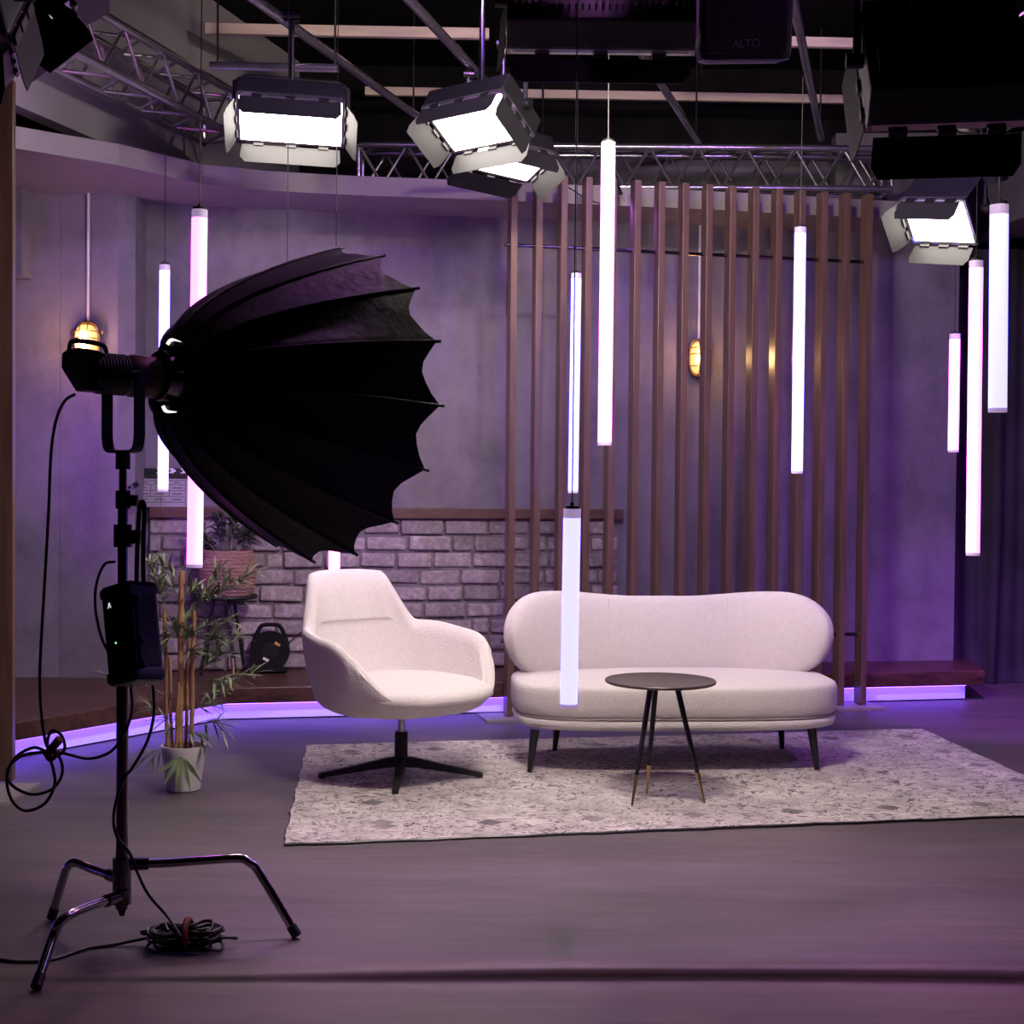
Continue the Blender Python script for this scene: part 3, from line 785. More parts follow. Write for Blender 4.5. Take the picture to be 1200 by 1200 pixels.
# body disc
b.cyl((0, -.045, .125), (0, .045, .125), R_, seg=40)
b.build('drum', 'matte_black', reel, smooth=True, xf=lean, angle=30)
b = MB(); b.tube(catmull([(-.107, 0, .16), (-.085, 0, .215), (-.062, 0, .265), (-.035, 0, .281), (.035, 0, .281), (.062, 0, .265), (.085, 0, .215), (.107, 0, .16)], 5), .0125, 10)
b.tube(catmull([(-.083, 0, .215), (0, 0, .238), (.083, 0, .215)], 5), .008, 8)
b.build('handle', 'matte_black', reel, smooth=True, xf=lean)
b = MB(); b.box((0, 0, .012), (.2, .10, .026), bevel=.008); b.build('foot', 'matte_black', reel, xf=lean)
b = MB(); b.cyl((0, -.052, .125), (0, -.045, .125), .05, seg=30); b.build('socket_plate', 'black_gloss', reel, smooth=True, xf=lean, angle=30)
b = MB(); b.box((.045, -.049, .165), (.036, .006, .016), Matrix.Rotation(.55, 3, 'Y')); tag(b.build('warning_sticker', 'orange', reel, xf=lean), 'small orange sticker')
b = MB(); b.box((-.022, -.049, .075), (.036, .006, .017), Matrix.Rotation(.5, 3, 'Y')); tag(b.build('rating_sticker', 'white', reel, xf=lean), 'small white sticker')
def wire(name, pts, r, label, cat, m='rubber', n=8, group=None):
    pts = catmull(pts, n); b = MB(); b.tube(pts, r, 8); base = min(pts, key=lambda p: p.z)
    return own(b, name, m, label, cat, base, group, smooth=True)
q = wall_y(rp.x)-.075
wire('reel_lead', [P(337, 754, ry+.02), P(346, 746, q), P(356, 738, q), P(362, 728, q), P(368, 715, q)], .004, 'thin black lead running up from the cable reel to behind the armchair', 'cable')
# ================================================================== STUDIO LIGHT ON ITS STAND
SDP = 4.2
base = Fz(143, 1060); 
cxy = P(143, 1010, SDP); top_ = P(140, 540, SDP)
stand = thing('light_stand', 'black and chrome three-legged lighting stand carrying the big black softbox', 'light stand', (cxy.x, SDP, 0))
zc = lambda y, d=SDP: P(143, y, d).z
def colx(z): return cxy.x
X0 = cxy.x
b = MB(); b.cyl((X0, SDP, .105), (X0, SDP, 1.0), .0175, seg=18); b.build('lower_column', 'steel_dark', stand, world=True, smooth=True)
b = MB(); b.cyl((X0, SDP, 1.0), (X0, SDP, 1.30), .0145, seg=18); b.build('riser', 'steel_dark', stand, world=True, smooth=True)
b = MB(); b.cyl((X0, SDP, 1.30), (X0, SDP, 1.405), .011, seg=16); b.build('spigot', 'chrome', stand, world=True, smooth=True)
for z, s_ in ((1.00, 1), (1.19, 1), (1.295, .8)):
    b = MB(); b.cyl((X0, SDP, z-.03*s_), (X0, SDP, z+.035*s_), .026*s_, seg=20); b.box((X0+.03*s_, SDP-.005, z), (.05*s_, .03, .04*s_), bevel=.004)
    co = b.build('collar', 'black', stand, world=True, smooth=True, angle=30)
    b = MB(); b.cyl((X0+.045*s_, SDP-.02, z), (X0+.085*s_, SDP-.035, z+.006), .008, seg=10); b.box((X0+.10*s_, SDP-.04, z+.012), (.045, .012, .03), Matrix.Rotation(-.5, 3, 'Y'), bevel=.004)
    b.build('locking_knob', 'black_gloss', co, smooth=True, angle=30)
legs = [[(X0, SDP, zc(1013)), P(200, 1011, 4.235), P(275, 1006, 4.27), P(293, 1011, 4.275), P(306, 1026, 4.28), Fz(347, 1100)],
        [(X0, SDP, zc(1030)), P(110, 1019, 4.32), P(90, 1011, 4.38), P(80, 1015, 4.40), P(74, 1030, 4.41), Fz(61, 1079)],
        [(X0, SDP, zc(1050)), P(105, 1062, 4.06), P(80, 1073, 3.97), P(69, 1083, 3.945), P(62, 1098, 3.935), Fz(43, 1160)]]
for pts in legs:
    pts = [Vector(p) for p in pts]; pts[-1].z = .013
    b = MB(); b.tube(catmull(pts, 8), .0135, 14); lg = b.build('leg', 'chrome' if pts is not None else '', stand, world=True, smooth=True)
    e = pts[-1]; dd = (pts[-1]-pts[-2]).normalized(); a_ = e-dd*.03; c_ = Vector((e.x, e.y, .0)) if True else e
    b = MB(); b.cyl(a_, e+dd*.006, .0155, seg=14); b.build('rubber_foot', 'rubber', lg, world=True, smooth=True)
    z = pts[0].z
    b = MB(); b.cyl((X0, SDP, z-.022), (X0, SDP, z+.022), .027, seg=20); d2 = (pts[1]-pts[0]).normalized(); b.cyl(pts[0], pts[0]+d2*.075, .0185, seg=14)
    b.build('leg_bracket', 'steel_dark', stand, world=True, smooth=True, angle=35)
b = MB(); b.cyl((X0, SDP, .085), (X0, SDP, .11), .008, .014, seg=10); b.build('bottom_bolt', 'black', stand, world=True)

# ------------------------------------------------------------------ lamp head
PH = radians(49.2); TL_ = -.083
ax = Vector((cos(PH), sin(PH), TL_)).normalized()
au = Vector((sin(PH), -cos(PH), 0)).normalized()      # towards the camera side
az = au.cross(ax)*-1 if (au.cross(ax)).z < 0 else au.cross(ax)
hubp = P(203, 443, SDP+.195*sin(PH))
lampc = Vector((X0, SDP, P(140, 443, SDP).z))
head = thing('studio_lamp', 'black and dark red studio lamp head in a yoke on top of the light stand', 'studio light', (X0, SDP, 1.40))
A = Matrix((( ax.x, au.x, az.x), (ax.y, au.y, az.y), (ax.z, au.z, az.z)))   # local x=axis, y=towards camera, z=up
def LX(o): return Matrix.Translation(o) @ A.to_4x4()
hl = hubp - ax*.0
XF = LX(hubp)
PHH = radians(37); axh = Vector((cos(PHH), sin(PHH), -.03)).normalized(); auh = Vector((sin(PHH), -cos(PHH), 0)); azh = -auh.cross(axh) if auh.cross(axh).z < 0 else auh.cross(axh)
XFH = Matrix.Translation(hubp-Vector((0, 0, .004))) @ Matrix(((axh.x, auh.x, azh.x), (axh.y, auh.y, azh.y), (axh.z, auh.z, azh.z))).to_4x4() @ Matrix.Diagonal((.75, 1, 1, 1))
def hb(b, name, m, par=head, **k):
    bmesh.ops.transform(b.bm, matrix=XFH if par == head else XF, verts=b.bm.verts); return b.build(name, m, par, world=True, **k)
Rx = Matrix.Rotation(pi/2, 3, 'Y')    # lathe z -> +x
b = MB(); b.lathe([(0, -.34), (.052, -.34), (.058, -.33), (.058, -.20), (.060, -.19), (.060, -.06), (.056, -.05), (0, -.05)], 40, M=Rx); hb(b, 'body', 'black_gloss', smooth=True, angle=30)
b = MB(); b.lathe([(.0605, -.185), (.0625, -.18), (.0625, -.075), (.0605, -.07)], 40, M=Rx); tag(hb(b, 'red_band', 'red_lamp', smooth=True), 'dark red anodised band')
b = MB()   # rear handle block with the cut-off lower corner
b.loft([[(x, y, z) for x, z in ((-.435, .052), (-.41, .066), (-.335, .062), (-.30, .056), (-.30, -.055), (-.375, -.055), (-.435, .01))] for y in (-.042, -.036, .036, .042)], cap0=True, cap1=True)
hb(b, 'rear_cover', 'black', bev=.005)
b = MB(); b.tube(catmull([(-.425, 0, .055), (-.42, 0, .08), (-.39, 0, .088), (-.31, 0, .085), (-.285, 0, .076), (-.275, 0, .05)], 6), .008, 10); hb(b, 'carry_handle', 'black', smooth=True)
b = MB()
for k in range(9): b.lathe([(.058, -.315+k*.013), (.0605, -.313+k*.013), (.0605, -.309+k*.013), (.058, -.307+k*.013)], 32, M=Rx)
hb(b, 'cooling_fins', 'black', smooth=True, angle=20)
# yoke
b = MB()
yk = [Vector(p) for p in ()]
zt_ = hubp.z-.0; zb_ = 1.405
w_ = .080
pts = []
for s_ in (-1, 1):
    pass
cyc = lampc
def yp(y, z): p = cyc + au*y; return Vector((p.x, p.y, z))
path = [yp(-w_, cyc.z+.01), yp(-w_, cyc.z-.17), yp(-w_*.9, cyc.z-.20), yp(-w_*.6, cyc.z-.212), yp(w_*.6, cyc.z-.212), yp(w_*.9, cyc.z-.20), yp(w_, cyc.z-.17), yp(w_, cyc.z+.01)]
path = [path[0]]+catmull(path[1:-1], 4)+[path[-1]]
rings = []
for i, p in enumerate(path):
    t = (path[min(i+1, len(path)-1)]-path[max(i-1, 0)]).normalized(); side = Vector((ax.x, ax.y, 0)).normalized(); n_ = t.cross(side)
    rings.append([p+side*.017+n_*.004, p-side*.017+n_*.004, p-side*.017-n_*.004, p+side*.017-n_*.004])
b.loft(rings, cap0=True, cap1=True); b.build('yoke', 'black', head, world=True, bev=.001)
b = MB(); b.cyl((X0, SDP, 1.385), (X0, SDP, cyc.z-.208), .021, seg=18); b.build('spigot_receiver', 'black', head, world=True, smooth=True, angle=35)
for s_ in (-1, 1):
    b = MB(); b.cyl(cyc+au*(.058*s_), cyc+au*(.1*s_), .020, seg=16); b.build('tilt_knob', 'black_gloss', head, world=True, smooth=True, angle=30)

# ------------------------------------------------------------------ softbox
sb = thing('softbox', 'large black parabolic softbox mounted on the studio lamp, aimed at the armchair', 'softbox', hubp)
LEN, RR, R0_ = .614, .521, .085
NR = 16; SUBS = 6
def rad(f): return R0_+(RR-R0_)*(f**.56)
NS = 26
PHASE = radians(-2.0)
def dome(k=1., inner=0.):
    b = MB(); rings = []
    for j in range(NS+1):
        f = (j/NS)**1.55; ring = []
        for i in range(NR*SUBS):
            a = 2*pi*i/(NR*SUBS)+PHASE; ph = (i % SUBS)/SUBS
            sag = sin(pi*ph)        # fabric pulled in between the ribs
            r = rad(f)*(1-.050*sag*min(1, f*3+.2)) - inner
            x = LEN*f - sag*.055*max(0, (f-.55)/.45)**1.5
            # creases
            r -= .0035*sin(j*1.7+i*2.1)*sag*f
            ring.append((x, r*cos(a), r*sin(a)))
        rings.append(ring)
    b.loft(rings); return b
hb(dome(), 'outer_fabric', 'fabric_black', sb, smooth=True, angle=75)
MT['silver_lining'] = mat('silver lining', (.6, .6, .62), .35, .6)
hb(dome(inner=.004), 'silver_lining', 'silver_lining', sb, smooth=True)
for i in range(NR):
    a = 2*pi*i/NR+PHASE; b = MB()
    b.tube([(LEN*((j/16)**1.5), (rad((j/16)**1.5)+.002)*cos(a), (rad((j/16)**1.5)+.002)*sin(a)) for j in range(17)], .0042, 6)
    rb_ = hb(b, 'rib', 'fabric_black', sb, smooth=True)
    b = MB(); b.cyl((LEN-.004, (RR-.004)*cos(a), (RR-.004)*sin(a)), (LEN+.012, (RR+.006)*cos(a), (RR+.006)*sin(a)), .0055, seg=8); hb(b, 'rib_tip', 'black_gloss', rb_, smooth=True)
b = MB(); ring = []
for rr_, x in ((.0, LEN-.14), (.2, LEN-.135), (.36, LEN-.13)):
    ring.append([(x, rr_*cos(2*pi*i/64)+1e-4, rr_*sin(2*pi*i/64)) for i in range(64)])
ring = [[(LEN*.80, max(q, .01)*cos(2*pi*i/64), max(q, .01)*sin(2*pi*i/64)) for i in range(64)] for q in (0, .2, rad(.80)*.94)]
b.loft(ring, cap0=True); hb(b, 'diffuser', 'white', sb, smooth=True)
# speed ring
b = MB(); b.lathe([(.066, -.055), (.074, -.055), (.078, -.03), (.080, -.005), (.094, .0), (.098, .01), (.094, .022), (.082, .026), (.066, .02)], 48, M=Rx); hb(b, 'speed_ring', 'steel_dark', sb, smooth=True, angle=30)
for i in range(NR):
    a = 2*pi*i/NR+PHASE; b = MB(); b.cyl((.0, .092*cos(a), .092*sin(a)), (.03, .108*cos(a), .108*sin(a)), .0065, seg=8); hb(b, 'rod_socket', 'chrome' if i % 3 == 0 else 'black', sb, smooth=True)
MT['mount_highlight'] = emis('painted highlight at the mount', (1, .97, .95), 1.0)  # self-lit slivers stand in for the white highlights round the speed ring
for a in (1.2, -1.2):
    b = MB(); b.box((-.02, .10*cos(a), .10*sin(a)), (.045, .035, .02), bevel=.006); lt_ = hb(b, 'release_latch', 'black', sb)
    b = MB(); b.tube(catmull([(-.052, .088*cos(a), .098*sin(a)), (-.045, .10*cos(a), .112*sin(a)), (-.03, .106*cos(a), .112*sin(a)), (-.01, .106*cos(a), .108*sin(a))], 4), .0055, 8); tag(hb(b, 'painted_highlight', 'mount_highlight', lt_, smooth=True), 'bright sliver of painted highlight at the mount')
# faint printing on one of the upper panels: two bars and a run of small letters
a0 = 2*pi*4.5/NR+PHASE
def dp(f, da):
    a = a0+da; r = rad(f)*(1-.050)+.006; return Vector((LEN*f, r*cos(a), r*sin(a)))
b = MB()
def strip(f0, f1, d0, d1):
    q = [dp(f0, d0), dp(f1, d0), dp(f1, d1), dp(f0, d1)]
    V = [b.bm.verts.new(p) for p in q]; b.face(V)
for da in (-.05, .02): strip(.075, .095, da, da+.035)
rr = random.Random(4); f = .125
for k in range(11):
    if k != 5: strip(f, f+.009, -.02+rr.uniform(-.02, .0), .03+rr.uniform(-.01, .03))
    f += .0145
MT['print_faint'] = mat('faint print', (.09, .07, .065), .6)
hb(b, 'panel_print', 'print_faint', sb)

# ------------------------------------------------------------------ control box and cables on the stand
kb = P(161, 742, 4.06)
cbx = thing('control_box', 'black control box with a white triangle mark strapped to the light stand', 'power supply', (kb.x, kb.y, kb.z-.15), radians(-32))
T6 = Matrix.Rotation(radians(-15), 4, 'Y') @ Matrix.Rotation(radians(-7), 4, 'X')
b = MB(); b.box((0, 0, .15), (.115, .105, .285), bevel=.010); b.build('case', 'black_gloss', cbx, xf=T6)
for z in (.03, .27):
    b = MB(); b.box((0, 0, z), (.122, .112, .03), bevel=.008); b.build('corner_guard', 'rubber', cbx, xf=T6)
b = MB()
b.box((.060, 0, .15), (.006, .07, .20), bevel=.002)
b.build('control_panel', 'black', cbx, xf=T6)
for z in (.05, .12, .24):
    b = MB(); b.cyl((.058, -.03, z), (.078, -.03, z), .010, seg=12); b.build('knob', 'black_gloss', cbx, smooth=True, xf=T6, angle=30)
b = MB(); b.plate([(-.032, -.0535, .226), (-.025, -.0535, .231), (-.018, -.0535, .226), (-.0225, -.0535, .2425), (-.0275, -.0535, .2425)], .001)
MT['logo'] = emis('white mark', (1, 1, 1), .55); tag(b.build('triangle_mark', 'logo', cbx, xf=T6), 'small white triangular mark')
b = MB(); b.cyl((-.012, -.054, .125), (-.012, -.0525, .125), .003, seg=8); b.build('status_light', 'green_led', cbx, xf=T6)
b = MB(); hp = P(166, 590, 4.14); 
b.tube(catmull([P(160, 682, 4.12), P(161, 640, 4.13), P(163, 600, 4.13), P(166, 588, 4.135), P(169, 596, 4.13), P(168, 640, 4.13), P(168, 684, 4.12)], 6), .0065, 8); b.build('hanging_strap', 'fabric_black', cbx, world=True, smooth=True)
wire('head_cable', [P(88, 462, 4.08), P(76, 470, 4.06), P(66, 492, 4.05), P(60, 530, 4.05), P(57, 600, 4.05), P(52, 690, 4.05), P(47, 780, 4.05), P(48, 830, 4.05), P(53, 868, 4.05), P(58, 882, 4.05),
   P(40, 876, 4.03), P(18, 888, 4.02), P(8, 912, 4.02), P(14, 938, 4.02), P(30, 950, 4.02), P(52, 942, 4.03), P(64, 920, 4.03), P(62, 900, 4.04), P(57, 884, 4.05), P(56, 866, 4.06), P(62, 856, 4.06), P(72, 862, 4.06), P(76, 876, 4.06), P(70, 884, 4.06), P(60, 882, 4.055),
   P(45, 882, 4.07), P(25, 886, 4.08), P(9, 902, 4.08), P(14, 920, 4.08), P(38, 931, 4.08), P(62, 924, 4.08), P(73, 906, 4.07), P(70, 888, 4.065), P(62, 880, 4.065), P(80, 884, 4.08), P(105, 889, 4.1), P(128, 882, 4.12), P(141, 868, 4.14), P(150, 850, 4.15), P(155, 830, 4.14), P(153, 800, 4.12)],
   .0045, 'black lamp cable hanging in loops at the left, beside the light stand', 'cable')
b = MB(); b.tube([P(55, 886, 4.042), P(60, 878, 4.04), P(70, 866, 4.03)], .012, 8); b.tube(catmull([P(52, 880, 4.03), P(58, 890, 4.03), P(66, 884, 4.03), P(60, 876, 4.03)], 5), .007, 8)
p = P(60, 880, 4.04); own(b, 'cable_tie', 'red', 'dark red hook tie holding the hanging cable loops', 'cable tie', p, 'red cable ties')
wire('power_lead', [P(135, 658, 4.15), P(122, 662, 4.14), P(113, 685, 4.13), P(112, 715, 4.12), P(120, 750, 4.12), P(133, 772, 4.13), P(141, 780, 4.16), P(150, 770, 4.17)], .004, 'short black lead bowing out left of the control box', 'cable')
wire('mains_cable', [P(179, 803, 4.09), P(180, 815, 4.09), P(180, 840, 4.1), P(172, 870, 4.12), P(155, 900, 4.15), P(147, 910, 4.17), P(137, 935, 4.17), P(133, 960, 4.17), P(137, 980, 4.17), P(152, 1000, 4.17), P(162, 1025, 4.18), P(175, 1050, 4.2), P(197, 1075, 4.2), Vector((*Fz(212, 1098, .07).xy, .07))], .0045, 'black mains cable running down the stand column to the coil on the floor', 'cable')
# coil on the floor
cq = Fz(217, 1112); b = MB(); r4 = random.Random(12)
ccx, ccy = cq.x, cq.y
for k in range(13):
    L_ = r4.uniform(.07, .115); W_ = r4.uniform(.025, .05); an = r4.uniform(-.35, .25); ox, oy = r4.uniform(-.02, .02), r4.uniform(-.02, .02); z0 = .008+.0042*k
    pts = []
    for i in range(14):
        a = 2*pi*i/14; x = L_*cos(a); y = W_*sin(a)*(1-.55*(abs(cos(a)) < .35))
        x, y = x*cos(an)-y*sin(an), x*sin(an)+y*cos(an)
        pts.append((ccx+ox+x, ccy+oy+y*1.3, max(.006, min(.075, z0+.012*abs(cos(a))*r4.uniform(0, 1.6)))))
    b.tube(catmull(pts, 3, closed=True), .0048, 7, closed=True)
for (dx, dz, l) in ((-.09, .05, .05), (.1, .035, .05), (.055, .06, .04)):
    pts = [(ccx, ccy, .045), (ccx+dx*.6, ccy-.02, dz*.8+.01), (ccx+dx*1.3, ccy, dz), (ccx+dx*1.4, ccy+.025, dz*.7), (ccx+dx*.6, ccy+.02, .035)]
    b.tube(catmull(pts, 6), .0046, 7)
coil = own(b, 'cable_coil', 'rubber', 'untidy coil of black cable on the floor by the stand legs', 'cable', (ccx, ccy, 0), smooth=True)
b = MB(); b.tube(catmull([(ccx+.012, ccy-.055, .02), (ccx+.008, ccy-.05, .065), (ccx+.006, ccy, .084), (ccx+.004, ccy+.05, .06), (ccx+.004, ccy+.055, .02)], 6), lambda f: .010, 8)
own(b, 'cable_tie', 'red', 'red strap tied round the cable coil on the floor', 'cable tie', (ccx, ccy, .02), 'red cable ties', smooth=True)
wire('floor_cable', [Fz(-60, 1128, .005), Fz(-10, 1124, .006), Fz(20, 1127, .006), Fz(60, 1125, .006), Fz(100, 1112, .006), Fz(135, 1107, .006), Fz(170, 1100, .02), Fz(190, 1100, .03)], .0045, 'black cable lying across the floor from the coil out to the left', 'cable')

# ================================================================== HANGING TUBE LIGHTS
def tmat(name, col, k):
    t = NT(name)
    t.b.inputs['Base Color'].default_value = (.8, .8, .8, 1); t.b.inputs['Roughness'].default_value = .35
    t.b.inputs['Emission Color'].default_value = (*col, 1); t.b.inputs['Emission Strength'].default_value = k
    return t.m
TK = 7.0
MT['tube_pink'] = tmat('pink tube', (1.0, .105, 1.0), TK)
MT['tube_lilac'] = tmat('lilac tube', (.6, .105, 1.0), TK)
MT['tube_ice'] = tmat('ice tube', (.118, .112, 1.0), TK)
MT['tube_iceb'] = tmat('bright ice tube', (.16, .125, 1.0), TK)
MT['tube_cap'] = emis('frosted cap', (.8, .55, 1.0), .38, (.5, .45, .55))
def tube_light(xt, yt, xb, yb, d, col, label, wtop):
    a, c_ = P(xt, yt, d), P(xb, yb, d)
    t = thing('hanging_tube_light', label, 'tube light', c_, 0, 'tube lights hung on wires')
    r = .0275; ax_ = (a-c_).normalized(); Ln = (a-c_).length
    b = MB(); b.cyl(c_+ax_*.012, a-ax_*.035, r, seg=20, cap=False); 
    b.build('tube', 'tube_'+col, t, world=True, smooth=True)
    b = MB(); b.cyl(c_, c_+ax_*.012, r*1.01, seg=20); b.build('end_cap', 'tube_cap', t, world=True, smooth=True, angle=35)
    b = MB(); b.cyl(a-ax_*.035, a-ax_*.006, r*1.005, seg=20); b.build('frosted_collar', 'tube_cap', t, world=True, smooth=True, angle=35)
    b = MB(); b.cyl(a-ax_*.006, a+ax_*.004, r*.85, seg=16); b.cyl(a, a+ax_*.014, .006, seg=8); b.build('end_cap', 'black', t, world=True, smooth=True, angle=35)
    tp = P(*wtop, d); tp.z = min(tp.z, ZC-.02)
    b = MB(); b.cyl(a+ax_*.01, tp, .0022, seg=6); b.build('wire', 'rubber', t, world=True)
    return t
tube_light(234, 244, 228, 665, 5.15, 'pink', 'long pink tube light hanging behind the softbox and the studio lamp', (237, -60))
tube_light(193, 309, 191, 576, 7.62, 'iceb', 'long pale blue tube light behind the lamp head, left of the pink one', (194, 180))
tube_light(393, 402, 391.5, 690, 7.0, 'pink', 'pink tube light whose lower end shows above the swivel chair backrest', (397, -60))
tube_light(336.5, 335, 335, 605, 6.9, 'lilac', 'tube light hidden behind the softbox, its wire crossing the left panel light', (339, -60))
tube_light(675.5, 319, 671.5, 578, 7.85, 'ice', 'thin ice blue tube light before the slats, directly above the lowest tube', (678, 20))
tube_light(713, 165, 708.5, 522, 5.75, 'pink', 'tallest white-pink tube light, top reaching the truss above the sofa', (714, -60))
tube_light(670.5, 594, 666.5, 829, 4.56, 'ice', 'thick short ice blue tube light hanging lowest, right in front of the sofa', (677.5, -60))
tube_light(938, 265, 934, 555, 7.03, 'ice', 'long ice blue tube light in front of the right-hand slats', (941, 90))
tube_light(1119, 390, 1117, 530, 7.65, 'pink', 'short small pink tube light before the right end of the concrete wall', (1120, 285))
tube_light(1144, 304, 1140, 651, 5.9, 'pink', 'long pink tube light hanging before the black curtain', (1147, 100))
tube_light(1171, 238, 1169, 483, 4.37, 'ice', 'short thick pale blue tube light nearest the right edge of the picture', (1172, -60))
# ================================================================== RIG
def truss(name, label, a, c_, upv, sidev, size, n, m='alu'):
    a, c_ = Vector(a), Vector(c_); t = thing(name, label, 'truss', a)
    ax_ = (c_-a).normalized(); L_ = (c_-a).length
    cor = [(0, 0), (1, 0), (1, 1), (0, 1)]
    pt = lambda f, k: a+ax_*(L_*f)+sidev*(size*cor[k % 4][0])+upv*(size*cor[k % 4][1])
    for k in range(4):
        b = MB(); b.cyl(pt(0, k), pt(1, k), .024, seg=14); b.build('chord', m, t, world=True, smooth=True, angle=35)
    for k in range(4):
        b = MB()
        for i in range(n):
            f0, f1 = i/n, (i+1)/n; fm = (f0+f1)/2
            b.cyl(pt(f0, k), pt(fm, k+1), .010, seg=8); b.cyl(pt(fm, k+1), pt(f1, k), .010, seg=8)
        b.cyl(pt(0, k), pt(0, k+1), .012, seg=8); b.cyl(pt(1, k), pt(1, k+1), .012, seg=8)
        b.build('lattice', m, t, world=True, smooth=True)
    return t
Zv = Vector((0, 0, 1))
pa = P(420, 216.5, 9.55); pb_ = P(1045, 216.5, 9.55); pb_.z = pa.z
truss('box_truss', 'silver box truss spanning behind the top of the slat screen', pa, pb_, Zv, Vector((0, 1, 0)), .262, 11)
# left truss: chords measured in the picture
c0_ = P(15, 65, 6.8); c1_ = P(245, 163, 8.62)
dv = Vector((sin(radians(14.5)), cos(radians(14.5)), 0)); sv = Vector((dv.y, -dv.x, 0))
st0 = Vector((c0_.x, c0_.y, 3.35))-dv*1.6; en0 = st0+dv*3.55
truss('box_truss', 'silver box truss along the left wall, running from the top left corner', st0, en0, Zv, sv, .25, 9)
def pipe(pts, r, label, m='alu', name='lighting_pipe', group='ceiling pipes'):
    t = thing(name, label, 'pipe', min(pts, key=lambda p: p.z), 0, group)
    b = MB(); b.cyl(pts[0], pts[1], r, seg=14); b.build('tube', m, t, world=True, smooth=True, angle=35)
    for f in (.06, .97):
        p = Vector(pts[0]).lerp(Vector(pts[1]), f); b = MB(); b.cyl(p, (p.x, p.y, ZC), .006, seg=8); b.build('hanger_rod', 'black', t, world=True)
    return t
def pz(px, py, z): return Fz(px, py, z)
ZP = 3.68
def ext(p, q, k): return p+(p-q).normalized()*k
for (x0, y0, x1, y1, lab) in ((300, 0, 490, 137, 'silver pipe crossing the ceiling above the two left panel lights'), (480, 0, 640, 172, 'silver pipe with clamp carrying the middle pair of panel lights'),
                              (745, 52, 818, 166, 'silver pipe partly behind the dark panel light, ending at the truss'), (930, 0, 962, 162, 'silver pipe right of the black loudspeaker, ending at the truss')):
    p, q = pz(x0, y0, ZP), pz(x1, y1, ZP); p = ext(p, q, .7)
    pipe((p, q), .026 if x0 < 500 else .024, lab)
pipe((P(246, 77, 7.6), P(397, 80, 7.6)), .022, 'short level silver pipe joining the left truss to a ceiling pipe')
# scaffold clamp and cables under the second pipe
kp = pz(550, 76, ZP); kp.z -= .052; b = MB(); b.cyl(kp-Vector((.03, 0, 0)), kp+Vector((.03, 0, 0)), .028, seg=14); b.box(kp+Vector((0, 0, -.05)), (.04, .04, .06), bevel=.005); b.cyl(kp+Vector((.02, -.02, .0)), kp+Vector((.07, -.03, .03)), .008, seg=8)
own(b, 'pipe_clamp', 'steel_dark', 'metal clamp on the ceiling pipe above the middle panel light', 'clamp', kp-Vector((0, 0, .08)), smooth=True, angle=30)
# battens
def batten(x0, y0, x1, y1, d, hpx, label):
    a, c_ = P(x0, y0, d), P(x1, y1, d+.08); h = hpx/FPX*d
    b = MB(); c2 = (a+c_)/2; b.box((c2.x, c2.y, c2.z), ((c_-a).length, .04, h), Matrix.Rotation(math.atan2(c_.y-a.y, c_.x-a.x), 3, 'Z') @ Matrix.Rotation(-math.atan2(c_.z-a.z, (c_-a).xy.length), 3, 'Y'))
    return own(b, 'ceiling_batten', 'batten', label, 'batten', (c2.x, c2.y, c2.z-h/2), 'pine battens under the ceiling')
batten(241, 34, 573, 40, 8.75, 12, 'pale wooden batten near the ceiling above the left panel light')
batten(806, 46, 1000, 51, 8.75, 11, 'pale wooden batten near the ceiling beside the black loudspeaker')
batten(428, 107, 1004, 117, 10.1, 9.5, 'long pale wooden batten at the back, just above the box truss')

